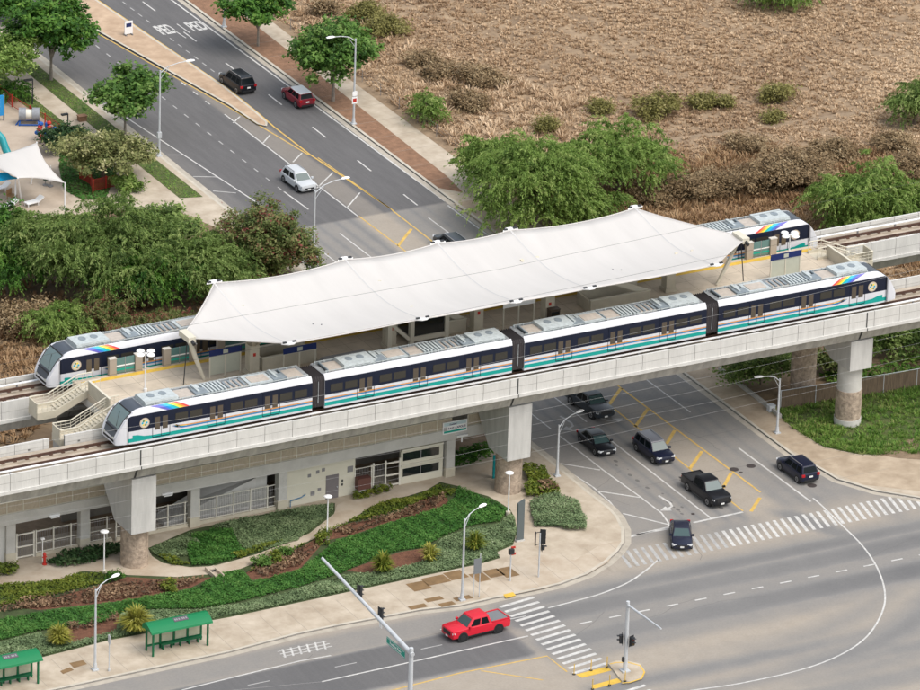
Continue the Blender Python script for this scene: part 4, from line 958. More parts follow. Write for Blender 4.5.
# ================================================================== VEHICLES
def paint(n, c, r=.32): return mat(n, c, r, coat=.22, spec=.35)
CG = mat('car_glass', (.006, .009, .011), .16, spec=.12); CGL = mat('car_windscreen', (.045, .080, .082), .14, spec=.4); RIM = mat('alloy_rim', (.38, .38, .39), .3, metal=.6); HL = mat('headlight_lens', (.62, .64, .66), .1); TLm = mat('tail_lamp', (.40, .01, .015), .25); PLT = mat('number_plate', (.68, .68, .66), .5); TRM = mat('car_trim', (.02, .02, .022), .5)
def vehicle(name, kind, pm, label, cat, c, head, L=4.6, W=1.82, H=1.5, roofm=None, glassf=None, rack=False, rim=None, chrome=False):
    'local x forward, y left'
    t = thing(name, label, cat, (c[0], c[1], 0.0), head)
    f, r = L/2, -L/2; w = W/2
    gf = glassf or CG; rim = rim or RIM
    belt = {'sedan': .88, 'suv': 1.0, 'hatch': .95, 'pickup': 1.12}[kind]; zb = {'sedan': .22, 'suv': .28, 'hatch': .25, 'pickup': .36}[kind]
    wr = {'sedan': .33, 'suv': .36, 'hatch': .34, 'pickup': .41}[kind]
    # stations of the body: (x, half width, top, bottom)
    if kind == 'sedan': S = [(f, .70*w, .60, .30), (f-.08, .86*w, .72, .24), (f-.35, .96*w, .78, zb), (f-1.25, w, belt, zb), (r+1.0, w, belt+.06, zb), (r+.3, .96*w, belt+.08, zb), (r+.06, .88*w, belt+.02, .3), (r, .80*w, .62, .34)]
    elif kind == 'pickup': S = [(f, .80*w, .95, .42), (f-.07, .92*w, 1.06, .36), (f-.3, .97*w, 1.12, zb), (f-1.45, w, belt+.04, zb), (r+1.85, w, belt+.02, zb), (r+.1, .99*w, belt+.03, zb), (r, .96*w, belt, .42)]
    else: S = [(f, .74*w, .72, .34), (f-.08, .88*w, .86, .28), (f-.35, .96*w, .94, zb), (f-1.15, w, belt+.02, zb), (r+.6, w, belt+.05, zb), (r+.12, .96*w, belt+.04, zb), (r+.03, .90*w, belt, .34), (r, .84*w, .75, .38)]
    rings = []
    for x, hw, zt, z0 in S:
        m_ = z0+(zt-z0)*.55
        half = [(hw*.88, z0), (hw, z0+.10), (hw*1.0, m_), (hw*.965, zt-.07), (hw*.86, zt)]
        rings.append([(x, -a, z) for a, z in half]+[(x, a, z) for a, z in half[::-1]])
    b = MB()
    bedx0, bedx1 = r+.12, r+1.85
    b.loft(rings, True, True, 0)
    if kind == 'pickup' and glassf is not None and False: pass
    # cabin stations
    if kind == 'sedan': xa0, xb0, xa1, xb1 = f-1.15, r+.62, f-1.95, r+1.35
    elif kind == 'hatch': xa0, xb0, xa1, xb1 = f-1.05, r+.10, f-1.75, r+.55
    elif kind == 'suv': xa0, xb0, xa1, xb1 = f-1.10, r+.10, f-1.75, r+.42
    else: xa0, xb0, xa1, xb1 = f-1.42, r+1.78, f-2.05, r+2.02
    w0, w1 = .93*w, .74*w
    zb_ = belt-.03; zr = H-.06
    def cab(z, k, ins=0):
        xa = xa0+(xa1-xa0)*k; xb = xb0+(xb1-xb0)*k; hw = w0+(w1-w0)*k
        return [(xa, -hw*.93, z), (xa-.12, -hw, z), (xb+.12, -hw, z), (xb, -hw*.93, z), (xb, hw*.93, z), (xb+.12, hw, z), (xa-.12, hw, z), (xa, hw*.93, z)]
    b.loft([cab(zb_, 0), cab(zr-.02, 1.0)], True, True, 0)
    def roofring(s_, z): return [((p[0]-(xa1+xb1)/2)*s_+(xa1+xb1)/2, p[1]*s_, z) for p in cab(z, 1.0)]
    b.loft([roofring(1.0, zr-.02), roofring(.97, zr+.03), roofring(.80, zr+.06)], True, True, 1)
    # wheel arches and sill trim
    wx = [f-.88 if kind != 'pickup' else f-1.0, r+.85 if kind != 'pickup' else r+1.15]
    for x in wx:
        for s in (-1, 1): b.cyl((x, s*(w-.25), wr), (x, s*(w+.006), wr), wr+.075, n=18, m=2)
    for s in (-1, 1): b.box(wx[1]+wr, wx[0]-wr, s*w-.02 if s > 0 else -w-.012, s*w+.012 if s > 0 else -w+.02, zb-.02, zb+.10, 2)
    b.box(f-.05, f+.012, -.55*w, .55*w, .42 if kind != 'pickup' else .62, .60 if kind != 'pickup' else .98, 2)
    b.box(r-.015, r+.06, -.72*w, .72*w, zb+.06, zb+.24, 2)
    if kind == 'pickup':
        b.box(bedx0, bedx1-.12, -w*.82, w*.82, belt+.025, belt+.045, 3)
        for s in (-1, 1): b.box(bedx0-.08, bedx1-.1, s*w*.9-.06, s*w*.9+.06, belt+.0, belt+.09, 0)
        b.box(bedx0-.1, bedx0, -w*.92, w*.92, belt, belt+.09, 0)
    bedm = roofm if (kind == 'pickup' and roofm) else TRM
    rm = pm if (kind == 'pickup' or roofm is None) else roofm
    o = b.build('body', [pm, rm, TRM, bedm], t, smooth=38)
    # glass
    def quad(nm, pts, off, m=None):
        P_ = [Vector(p) for p in pts]; n_ = (P_[1]-P_[0]).cross(P_[3]-P_[0]).normalized(); cc = sum(P_, Vector())/4
        if n_.dot(cc-Vector((0, 0, belt))) < 0: n_ = -n_
        q = MB(); q.add([p+n_*off for p in P_]+[p-n_*.01 for p in P_], [(0,1,2,3),(7,6,5,4),(0,4,5,1),(1,5,6,2),(2,6,7,3),(3,7,4,0)], 0); return q.build(nm, m or gf, t, smooth=None)
    def cpt(side, u, k):
        xa = xa0+(xa1-xa0)*k-.12; xb = xb0+(xb1-xb0)*k+.12; hw = w0+(w1-w0)*k; return (xa+(xb-xa)*u, side*hw, zb_+(zr-.02-zb_)*k)
    def fpt(front, v, k):
        x = (xa0+(xa1-xa0)*k) if front else (xb0+(xb1-xb0)*k); hw = (w0+(w1-w0)*k)*.93; return (x, v*hw, zb_+(zr-.02-zb_)*k)
    quad('windscreen', [fpt(1, -.93, .10), fpt(1, .93, .10), fpt(1, .90, .93), fpt(1, -.90, .93)], .012, CGL if glassf is None else glassf)
    quad('rear_window', [fpt(0, -.90, .18), fpt(0, .90, .18), fpt(0, .86, .92), fpt(0, -.86, .92)], .012)
    us = {'sedan': [(.06,.46),(.50,.93)], 'suv': [(.05,.36),(.40,.68),(.72,.95)], 'hatch': [(.05,.44),(.48,.92)], 'pickup': [(.06,.50),(.55,.94)]}[kind]
    for s in (-1, 1):
        for u0, u1 in us: quad('side_window', [cpt(s, u0, .14), cpt(s, u1, .14), cpt(s, u1, .88), cpt(s, u0+.02, .88)], .012)
    for s in (-1, 1):
        q = MB(); q.box(xa0-.32, xa0-.14, min(s*w*.95, s*(w+.17)), max(s*w*.95, s*(w+.17)), zb_+.04, zb_+.20); q.build('wing_mirror', pm, t)
        q = MB(); zl = .62 if kind == 'sedan' else .78 if kind != 'pickup' else .86
        q.obox((f-.13, s*w*.74, zl), (.11, -s*.05, 0), (0, .17, 0), (0, 0, .075)); q.build('headlight', HL, t)
        q = MB(); zl = .80 if kind == 'sedan' else .92
        q.box(r-.012, r+.16, min(s*w*.66, s*w*.955), max(s*w*.66, s*w*.955), zl-.11, zl+.11); q.build('tail_light', TLm, t)
        for x in wx:
            q = MB(); q.cyl((x, s*(w-.24), wr), (x, s*(w+.015), wr), wr, n=20); wh = q.build('wheel', M['black'], t, smooth=40)
            q = MB(); q.cyl((x, s*(w-.05), wr), (x, s*(w+.024), wr), wr*.64, n=14); q.cyl((x, s*(w+.024), wr), (x, s*(w+.034), wr), wr*.18, n=8, m=1)
            for k in range(5): 
                a = R(72*k); q.obox((x+wr*.36*math.cos(a), s*(w+.026), wr+wr*.36*math.sin(a)), (wr*.14, 0, 0), (0, .006, 0), (0, 0, wr*.10), 1)
            q.build('rim', [rim, TRM], wh)
    q = MB(); q.box(f-.0, f+.025, -.16, .16, .38, .52); q.build('number_plate', PLT, t)
    q = MB(); zp = .78 if kind != 'pickup' else .62; q.box(r-.028, r, -.17, .17, zp-.08, zp+.08); q.build('number_plate', PLT, t)
    if rack:
        for s in (-1, 1):
            q = MB(); q.bar((xa1-.25, s*w1*.86, zr+.11), (xb1+.25, s*w1*.86, zr+.11), .045); q.bar((xa1-.25, s*w1*.86, zr+.02), (xa1-.25, s*w1*.86, zr+.11), .04); q.bar((xb1+.25, s*w1*.86, zr+.02), (xb1+.25, s*w1*.86, zr+.11), .04); q.build('roof_rail', RIM, t)
    return t
def place(front, rear, wb_frac, L, W, away):
    'centre and heading from the tyre contacts of the side we see'
    a, b_ = Vector(G(*front)), Vector(G(*rear)); d = (a-b_).normalized(); n_ = Vector((-d.y, d.x))
    if n_.dot(Vector(away)) < 0: n_ = -n_
    c = (a+b_)/2+n_*(W/2-.08)
    return (c.x, c.y), math.atan2(d.y, d.x)
E1, N1 = (1, 0), (0, 1)
BLK = paint('black_car_paint', (.006, .007, .011)); NVY = paint('navy_car_paint', (.008, .011, .030)); SLV = paint('silver_car_paint', (.50, .52, .54), .3); RED = paint('red_truck_paint', (.56, .012, .03)); MAR = paint('dark_red_car_paint', (.21, .012, .025)); DGR = paint('dark_grey_car_paint', (.028, .034, .042)); PEW = paint('pewter_hood_paint', (.20, .20, .215))
c, h = place((589.3,417.2), (572.4,405.4), 0, 5.6, 1.95, E1); vehicle('pickup_truck', 'pickup', DGR, 'dark grey pickup with pale bonnet just emerging from under the viaduct', 'pickup truck', c, h, 5.7, 1.98, 1.86, chrome=True)
c, h = place((595.9,455.7), (580.2,442), 0, 4.6, 1.8, E1); vehicle('parked_car' if False else 'sedan', 'sedan', BLK, 'black sedan in the turning lane behind the navy suv', 'car', c, h, 4.65, 1.82, 1.46)
c, h = place((653.3,463.5), (637.2,451), 0, 4.7, 1.85, E1); vehicle('suv', 'suv', NVY, 'navy suv with pale roof panel waiting behind the black pickup', 'car', c, h, 4.7, 1.88, 1.70, rack=True, roofm=paint('grey_roof_paint', (.13, .135, .16)))
c, h = place((706.9,505.2), (687.6,490.6), 0, 5.7, 1.98, E1); vehicle('pickup_truck', 'pickup', BLK, 'black pickup waiting at the stop line by the yellow hatching', 'pickup truck', c, h, 5.6, 1.98, 1.86)
a_, b_ = Vector(G(681.8, 551)), Vector(G(679.6, 529)); d_ = (a_-b_).normalized(); m_ = Vector(G(680.8, 540.5)); vehicle('sedan', 'sedan', NVY, 'dark blue sedan turning right across the zebra crossing', 'car', (m_.x, m_.y), math.atan2(d_.y, d_.x), 4.6, 1.82, 1.45)
c, h = place((780.8,470.4), (797.1,482.4), 0, 4.6, 1.85, E1); vehicle('suv', 'suv', NVY, 'black suv driving away beside the brown pavement on the right', 'car', c, h, 4.6, 1.87, 1.68, rack=True)
c, h = place((464.3,641.5), (498,633), 0, 5.7, 2.0, N1); vehicle('pickup_truck', 'pickup', RED, 'bright red pickup with grey bed cover beside the zebra crossing', 'pickup truck', c, h, 5.65, 2.0, 1.86, roofm=mat('bed_cover', (.17, .18, .19), .5), rim=TRM)
c, h = place((297.2,191.9), (284.2,182.4), 0, 4.6, 1.83, E1); vehicle('suv', 'hatch', SLV, 'silver crossover driving beside the white hatched strip', 'car', c, h, 4.45, 1.84, 1.62, rack=True)
c, h = place((284.1,98.5), (296.5,108), 0, 4.4, 1.82, E1); vehicle('suv', 'suv', MAR, 'dark red suv with white roof by the mulch strip', 'car', c, h, 4.35, 1.82, 1.62, roofm=paint('white_roof_paint', (.74, .75, .77)))
c, h = place((222.2,83.3), (237.2,93.7), 0, 4.8, 1.88, E1); vehicle('suv', 'suv', BLK, 'black suv driving beside the tip of the median', 'car', c, h, 4.8, 1.9, 1.74, rack=True)
x_, y_ = G(452, 236.5, 1.45); vehicle('suv', 'suv', DGR, 'dark grey car half hidden behind the canopy edge', 'car', (x_, y_), R(90), 4.7, 1.86, 1.66, rack=True)

# ================================================================== STREET FURNITURE
def gnd(px, py, z=.12): return (*G(px, py, z), z)
def street_lamp(px, py, h, arm, label, tilt=.35, base=True):
    'arm: horizontal reach vector of the bracket'
    t = thing('street_lamp', label, 'street lamp', gnd(px, py), 0, 'grey street lamps')
    q = MB(); q.cyl((0,0,0), (0,0,.6), .20, .15, 10); q.cyl((0,0,.6), (0,0,h), .12, .08, 8); q.box(-.25, .25, -.25, .25, 0, .12); q.build('pole', M['galv'], t, smooth=40)
    ax, ay = arm; L_ = math.hypot(ax, ay); up = tilt*L_*.6
    q = MB(); q.tube([(0,0,h-.25), (ax*.3, ay*.3, h+up*.55), (ax*.7, ay*.7, h+up*.95), (ax, ay, h+up)], [.05,.045,.04,.035], 6); q.bar((0,0,h-.9), (ax*.35, ay*.35, h+up*.5), .04); q.build('bracket_arm', M['galv'], t)
    q = MB(); u = Vector((ax, ay, 0)).normalized(); v = Vector((-u.y, u.x, 0)); o = Vector((ax, ay, h+up))
    rs = []
    for s_, w_, hh in ((-.1,.06,.05),(.1,.16,.10),(.5,.20,.11),(.8,.12,.06)):
        p = o+u*s_; rs.append([p-v*w_, p-v*w_*.7+Vector((0,0,hh)), p+v*w_*.7+Vector((0,0,hh)), p+v*w_, p-Vector((0,0,hh*.5))])
    q.loft(rs); q.build('lamp_head', M['white'], t, smooth=50)
    return t
def armvec(px, py, h, lx, ly):
    'reach of a bracket whose head is seen at lx, ly'
    g0 = gnd(px, py); a = G(lx, ly, h+.6+.12); return (a[0]-g0[0], a[1]-g0[1])
def scaled(v, m): 
    l = math.hypot(*v); k = min(1, m/l) if l else 1; return (v[0]*k, v[1]*k)
t = street_lamp(159, 156, 8.9, scaled(armvec(159,156,8.9,188,61), 2.8), 'grey street lamp on the grass verge left of the parkway')
q = MB(); q.box(-.2,.2,-.14,.14,1.9,2.5); q.build('control_box', M['galv'], t)
t = street_lamp(353.5, 124, 9.0, scaled(armvec(353.5,124,9.0,334,36), 2.6), 'grey street lamp in the mulch strip beside the leafy tree')
q = MB(); q.box(-.28,.28,-.13,-.09,2.2,2.9,0); q.box(-.2,.2,-.135,-.13,2.35,2.75,1); q.box(-.25,.25,-.13,-.09,3.0,3.5,0); q.build('sign_plate', [M['white'], M['red']], t)
street_lamp(313, 280, 9.0, scaled(armvec(313,280,9.0,342,179), 3.0), 'street lamp rising behind the reddish bush and canopy')
street_lamp(557, 476, 4.9, scaled(armvec(557,476,4.9,578,411), 2.3), 'street lamp between the white pier and the turning lane')
street_lamp(777, 433, 5.3, scaled(armvec(777,433,5.3,763,374), 2.0), 'street lamp on the brown pavement by the verge')
street_lamp(462, 600, 7.5, scaled(armvec(462,600,7.5,480,505), 2.0), 'pale street lamp on the pavement left of the pedestrian signals')
street_lamp(95, 670, 7.3, scaled(armvec(95,670,7.3,115,574), 2.0), 'pale street lamp on the pavement between the green shelters')
street_lamp(224, 27, 9.0, (-2.4, .2), 'street lamp in the mulch strip whose foot alone is in view')
def disc_lamp(px, py, h, label):
    t = thing('garden_lamp', label, 'lamp', gnd(px, py), 0, 'white disc topped garden lamps')
    q = MB(); q.cyl((0,0,0), (0,0,.35), .22, n=10); q.build('footing', M['beige'], t)
    q = MB(); q.cyl((0,0,.3), (0,0,h-.1), .065, .05, 8); q.build('pole', M['white'], t)
    q = MB(); q.lathe([(.03,-.22),(.12,-.16),(.36,-.04),(.37,.03),(.2,.12),(.02,.14)], (0,0,h), 14); q.build('lamp_head', M['white'], t, smooth=50)
disc_lamp(327, 539, 4.0, 'white disc lamp beside the garden path in front of the grey door')
disc_lamp(104, 573.5, 3.9, 'white disc lamp by the path near the left stone pier')
disc_lamp(508, 515, 4.0, 'white disc lamp in front of the stone pier by the corner')
def park_lamp(px, py, h, dx, label):
    t = thing('park_lamp', label, 'lamp', gnd(px, py), 0, 'black park lamps')
    q = MB(); q.cyl((0,0,0), (0,0,h), .08, .07, 8); q.build('pole', M['dark'], t); q = MB(); q.box(min(0,dx), max(0,dx), -.16, .16, h-.05, h+.09); q.build('lamp_head', M['dark'], t)
park_lamp(32.5, 104, 2.6, -.9, 'black lamp with square head by the red fence'); park_lamp(67.8, 132, 1.9, -.7, 'black lamp behind the dark shrub'); park_lamp(126, 184, 2.8, .5, 'black lamp in front of the pale crowned tree')
# bus shelters
SG = mat('shelter_green', (.0, .165, .055), .45, coat=.1); SGD = mat('shelter_green_frame', (.0, .11, .042), .45)
def shelter(px, py, label):
    'px, py: foot of the front right post'
    X, Y, z = gnd(px, py); L_ = 5.0; t = thing('bus_shelter', label, 'bus shelter', (X-L_, Y, z), 0, 'green bus shelters')
    q = MB(); rs = []
    for x in (-.3, L_+.3):
        rs.append([(x, -.35, 2.15), (x, -.30, 2.30), (x, .1, 2.52), (x, .6, 2.72), (x, 1.05, 2.72), (x, 1.42, 2.5), (x, 1.5, 2.05), (x, 1.42, 2.05), (x, .9, 2.2), (x, .2, 2.25), (x, -.28, 2.15)])
    q.loft(rs, True, True); q.build('roof', SG, t, smooth=40)
    for x in (0, L_):
        for y in (0, 1.25):
            q = MB(); q.box(x-.07, x+.07, y-.07, y+.07, 0, 2.2); q.build('post', SGD, t)
    for k in range(4):
        x = L_*k/4
        q = MB(); q.box(x+.12, x+L_/4-.12, 1.22, 1.26, .55, 2.1, 0); q.build('back_panel', mat('shelter_panel', (.42, .42, .31), .4, .15, 1.5), t)
        if k: 
            q = MB(); q.box(x-.08, x+.08, 1.18, 1.3, 0, 2.2); q.build('back_post', SGD, t)
    q = MB(); q.box(.1, L_-.1, 1.19, 1.29, .35, .52); q.build('back_rail', SGD, t)
    b = MB(); b.box(1.2, L_-.1, .75, 1.15, .42, .48); b.build('seat', SGD, t)
    for k in range(5):
        q = MB(); q.box(1.3+.8*k, 1.38+.8*k, .8, 1.1, 0, .42); q.build('seat_leg', SGD, t)
    q = MB()
    for y in (.0,): q.add([(L_*.42, .30, 2.63), (L_*.68, .30, 2.63), (L_*.68, .75, 2.76), (L_*.42, .75, 2.76), (L_*.42, .30, 2.56), (L_*.68, .30, 2.56), (L_*.68, .75, 2.70), (L_*.42, .75, 2.70)], [(0,1,2,3),(4,7,6,5),(0,4,5,1),(1,5,6,2),(2,6,7,3),(3,7,4,0)], 0)
    s_ = q.build('roof_plate', mat('shelter_plate', (.10, .08, .10), .5), t)
    q = MB()
    for a in (.44, .47, .51, .57, .60, .64): q.add([(L_*a, .42, 2.668), (L_*(a+.022), .42, 2.668), (L_*(a+.022), .62, 2.726), (L_*a, .62, 2.726)], [(0,1,2,3)], 0)
    q.build('plate_lettering', mat('plate_letters', (.24, .24, .25), .6), s_)
    return t
shelter(207.5, 645.5, 'green bus shelter standing on the pavement below the yellow shrub'); shelter(38, 683.5, 'green bus shelter at the lower left corner of the photo')
# traffic signals
def sig_head(parent, p, d, n=3, back=True):
    'vertical signal head at p facing along d'
    d = Vector((*d, 0)).normalized(); s_ = Vector((-d.y, d.x, 0)); p = Vector(p); hh = .18*n
    q = MB(); q.obox(p, s_*.17, d*.14, (0,0,hh), 0); q.obox(p-d*.10, s_*.27, d*.012, (0,0,hh+.12), 0)
    for i in range(n):
        z = hh-.18-.36*i; c_ = p+d*.14+Vector((0,0,z)); q.cyl(c_, c_+d*.02, .13, n=10, m=1+min(i, 2)); q.obox(c_+d*.10+Vector((0,0,.12)), s_*.13, d*.11, (0,0,.012), 0)
    return q.build('signal_head', [M['dark'], mat('lens_red', (.09,.012,.01), .3), mat('lens_amber', (.09,.05,.01), .3), mat('lens_green', (.01,.06,.035), .3)], parent)
gx, gy = -28.56, -34.7; t = thing('traffic_signal', 'grey mast arm signal with two heads and a green street sign in the foreground', 'traffic signal', (gx, gy, .02))
q = MB(); q.cyl((0,0,0), (0,0,6.95), .24, .19, 12); q.cyl((0,0,6.95), (0,0,7.08), .17, n=12); q.build('pole', M['galv'], t, smooth=40)
q = MB(); q.cyl((0,0,6.6), (0,15.75,8.25), .19, .12, 10); q.cyl((0,-.25,6.57), (0,.25,6.63), .2, n=10); q.build('mast_arm', M['galv'], t, smooth=40)
sig_head(t, (.35, 9.7, 7.75), (.9, .1)); sig_head(t, (.35, 6.0, 7.35), (.9, .1)); q = MB(); q.bar((0,9.7,7.6), (.3,9.7,7.7), .08); q.bar((0,6.0,7.2), (.3,6.0,7.3), .08); q.build('head_bracket', M['galv'], t)
q = MB(); q.box(-.12, -.09, .9, 4.0, 5.75, 6.35); q.box(-.13, -.12, .95, 3.95, 5.8, 5.83, 1); q.box(-.13, -.12, .95, 3.95, 6.27, 6.3, 1); sn = q.build('street_sign', [mat('sign_green', (.0, .27, .20), .45), M['white']], t)
text('sign_lettering', 'Kualakai Pkwy', .34, M['white'], sn, Matrix.Translation((-.135, 2.45, 6.05)) @ Matrix.Rotation(R(-90), 4, 'Z') @ RX)
q = MB(); q.box(.02, .06, 5.2, 5.6, 6.5, 7.1); q.build('lane_sign', M['white'], t)
gx, gy = G(625, 671, .13); t = thing('traffic_signal', 'grey signal pole with a bare arm on the refuge island', 'traffic signal', (gx, gy, .13))
q = MB(); q.cyl((0,0,0), (0,0,6.35), .20, .15, 12); q.box(-.35,.35,-.35,.35,0,.1); q.build('pole', M['galv'], t, smooth=40)
q = MB(); q.cyl((0,0,6.0), (-.1,-5.6,6.35), .12, .07, 10); q.build('mast_arm', M['galv'], t, smooth=40)
sig_head(t, (-.42, .15, 2.95), (-1, .4), 2); sig_head(t, (.30, -.45, 2.85), (.3, -1), 2)
q = MB(); q.box(-.3,-.15,-.12,.12,.9,1.3); q.build('push_button', M['dark'], t)
gx, gy, gz = gnd(538.5, 577); t = thing('traffic_signal', 'slim signal post with two black heads at the pavement corner', 'traffic signal', (gx, gy, gz))
q = MB(); q.cyl((0,0,0), (0,0,4.1), .075, .06, 8); q.build('pole', M['galv'], t); sig_head(t, (.32, 0, 3.75), (.75, .6)); sig_head(t, (.30, 0, 2.7), (1, -.3), 1); q = MB(); q.bar((-.45,0,3.0), (-.45,0,4.3), .09); q.bar((-.45,0,3.1), (.3,0,3.1), .05); q.bar((-.45,0,4.2), (.3,0,4.2), .05); q.build('head_bracket', M['dark'], t)
gx, gy, gz = gnd(510, 581); t = thing('pedestrian_signal', 'low pedestrian signal post with black head beside the yellow kerb pad', 'signal', (gx, gy, gz))
q = MB(); q.cyl((0,0,0), (0,0,2.6), .075, .06, 8); q.build('pole', M['galv'], t); q = MB(); q.box(-.22,.22,-.20,.10,2.55,3.0); q.build('signal_head', M['dark'], t); q = MB(); q.box(.15,.55,.15,.2,2.3,2.5); q.box(.1,.5,.15,.2,2.9,3.1); q.build('hand_sign', M['red'], t)
# slabs and posts on the corner
gx, gy, gz = gnd(519.8, 541); t = thing('information_pylon', 'tall dark grey information pylon on the pavement by the hedge', 'pylon', (gx, gy, gz)); q = MB(); q.loft([[(-.32,-.1,0),(.32,-.1,0),(.32,.1,0),(-.32,.1,0)],[(-.32,-.1,3.6),(.32,-.1,3.9),(.32,.1,3.9),(-.32,.1,3.6)]]); q.build('panel', mat('pylon_grey', (.10,.12,.125), .4), t); q = MB(); q.box(-.4,.4,-.18,.18,0,.15); q.build('plinth', M['concrete'], t)
gx, gy, gz = gnd(494.5, 478); t = thing('teal_marker', 'slim teal marker slab beside the stone pier', 'pylon', (gx, gy, gz)); q = MB(); q.box(-.18,.18,-.08,.08,0,2.2); q.build('panel', M['tealsign'], t)
gx, gy, gz = gnd(476.5, 597); t = thing('bus_stop_sign', 'grey panel on two thin posts near the pavement edge', 'sign', (gx, gy, gz))
for a in (-.3, .25):
    q = MB(); q.cyl((a,0,0), (a,0,4.0 if a > 0 else 3.4), .04, n=6); q.build('post', M['galv'], t)
q = MB(); q.box(-.38,.33,-.07,-.04,2.2,3.6); q.build('panel', mat('sign_back', (.17,.18,.19), .5), t)
gx, gy, gz = gnd(109, 671); t = thing('bus_stop_sign', 'thin single sign post beside the left street lamp', 'sign', (gx, gy, gz)); q = MB(); q.cyl((0,0,0), (0,0,3.3), .045, n=6); q.cyl((0,0,0), (0,0,.25), .09, n=6); q.build('post', M['galv'], t); q = MB(); q.box(-.03,.03,-.22,.22,2.5,3.2); q.build('panel', M['galv'], t)
gx, gy, gz = gnd(44.5, 564.5); t = thing('fire_hydrant', 'red standpipe post beside the fence gate', 'hydrant', (gx, gy, gz)); q = MB(); q.lathe([(.2,0),(.2,.1),(.11,.12),(.11,.85),(.15,.87),(.15,.95),(.11,1.05),(.05,1.15)], (0,0,0), 10); q.cyl((-.2,0,.7), (.2,0,.7), .06, n=8); q.build('body', M['red'], t)
gx, gy, gz = gnd(42.5, 561); t = thing('card_reader', 'small white topped post in front of the fence', 'post', (gx, gy, gz)); q = MB(); q.cyl((0,0,0), (0,0,2.0), .04, n=6); q.box(-.15,.15,-.1,.1,2.0,2.15); q.build('post', M['white'], t)
# flexible yellow delineators on the refuge island
prot = None
for px, py, lb in ((574,674.5,'yellow delineator at the upper left corner of the refuge island'),(591,670.5,'yellow delineator in the middle of the upper pad edge'),(607,667,'yellow delineator at the right end of the upper pad'),(592.5,689.3,'yellow delineator at the lower left end of the lower pad'),(609.5,685.3,'yellow delineator in the middle of the lower pad edge'),(625,681.3,'yellow delineator near the pole on the lower pad')):
    p = gnd(px, py, .136 if px > 606 else .008)
    if prot is None:
        prot = thing('delineator_post', lb, 'delineator', p, 0, 'yellow delineators round the refuge island'); q = MB(); q.cyl((0,0,.05), (0,0,.95), .04, n=8); q.build('post', M['yellow'], prot); q = MB(); q.cyl((0,0,0), (0,0,.06), .13, n=10); q.build('base', M['dark'], prot)
    else: dup(prot, p, None, lb)
# fence and low wall on the right
fl = thing('chain_fence', 'grey chain link fence with brown slats behind the verge', 'fence', (0, 0, .1)); b = MB(); fp = [(31.2,7.1),(38.2,6.6),(45,6.2),(60,5.4),(80,4.6)]
for (ax, ay), (cx, cy) in zip(fp, fp[1:]):
    n_ = max(1, int(math.hypot(cx-ax, cy-ay)/2.4))
    for i in range(n_):
        q = MB(); u = i/n_; q.cyl((ax+(cx-ax)*u, ay+(cy-ay)*u, 0), (ax+(cx-ax)*u, ay+(cy-ay)*u, 1.85), .045, n=6); q.build('fence_post', M['galv'], fl)
q = MB(); q.tube([(x, y, 1.8) for x, y in fp], .035, 5); q.build('top_rail', M['galv'], fl)
q = MB(); q.wallstrip(fp, .03, .02, 1.72); q.build('slat_infill', mat('fence_slats', (.145,.105,.07), .9, .35, 3, stretch=(3,3,.3)), fl)
lw = MB(); lw.wallstrip([(30.5,16.8),(30.35,9.0),(30.15,5.3)], .22, .1, .5); tag(lw.build('low_wall', M['girder']), 'low concrete wall along the brown pavement under the viaduct', 'wall')
gx, gy, gz = gnd(771, 411); t = thing('utility_cabinet', 'small pale box at the end of the low wall', 'box', (gx, gy, gz)); q = MB(); q.box(-.3,.3,-.25,.25,0,.55); q.box(-.33,.33,-.28,.28,.55,.62); q.build('body', M['galv'], t)
lw = MB(); lw.wallstrip([(6.3,21),(-10,21.5),(-40,22),(-75,22.5)], .25, 0, 1.2); tag(lw.build('low_wall', M['girder']), 'long low wall behind the rear viaduct, under the bushes', 'wall')
cf = thing('chain_fence', 'thin wire fence between the sloping pavement and the dry land', 'fence', (0,0,.1))
for k in range(16):
    q = MB(); q.cyl((34.0+.02*k, 66+4*k, 0), (34.0+.02*k, 66+4*k, 1.3), .03, n=5); q.build('fence_post', M['grey'], cf)
q = MB()
for z in (.5, .9, 1.25): q.bar((34.0, 66, z), (34.3, 126, z), .012)
q.build('wire', M['grey'], cf)
# box on the median
gx, gy = G(128.5, 35, .14); t = thing('median_sign', 'small white sign board on the median', 'sign', (gx, gy, .14)); q = MB(); q.box(-.45,.45,-.05,.05,.15,1.5,0); q.box(-.3,.3,-.062,-.05,.9,1.3,1); q.build('panel', [M['white'], M['blue']], t); q = MB(); q.box(-.4,-.3,-.3,.3,0,.15); q.box(.3,.4,-.3,.3,0,.15); q.build('foot', M['grey'], t)
# overhead lines
def wire(pts, Y, label, m, r):
    P_ = [PY(px, py, Y) for px, py in pts]; a, e = P_[0], P_[-1]
    # continue both ways along the span
    def ext(p, q_, dx): k = dx/(p[0]-q_[0]); return (p[0]+dx, Y, p[2]+(p[2]-q_[2])*k)
    P_ = [ext(P_[0], P_[1], -14)]+P_+[ext(P_[-1], P_[-2], 14)]
    q = MB(); q.tube(P_, r, 4); tag(q.build('power_line', m), label, 'power line', 'overhead power lines')
al = mat('aluminium_wire', (.30, .30, .30), .5); dk = mat('dark_wire', (.03,.03,.03), .6)
wire([(104,431.7),(280,402.6),(400,381.7),(600,340.7),(800,296.7),(920,269)], -22, 'pale overhead wire crossing the windows of the near train', al, .009)
wire([(8,521.5),(120,502),(445,443),(720,386),(920,343)], -21.5, 'pale overhead wire crossing in front of the station fence, highest of the low four', al, .0055)
wire([(0,538),(120,517.5),(443,458),(720,400),(920,356)], -20.5, 'second pale overhead wire down across the station fence', al, .0055)
wire([(35,544),(120,531),(420,474.5),(505,458),(720,411),(920,368)], -22.5, 'lowest pale overhead wire, crossing the station windows', al, .0055)
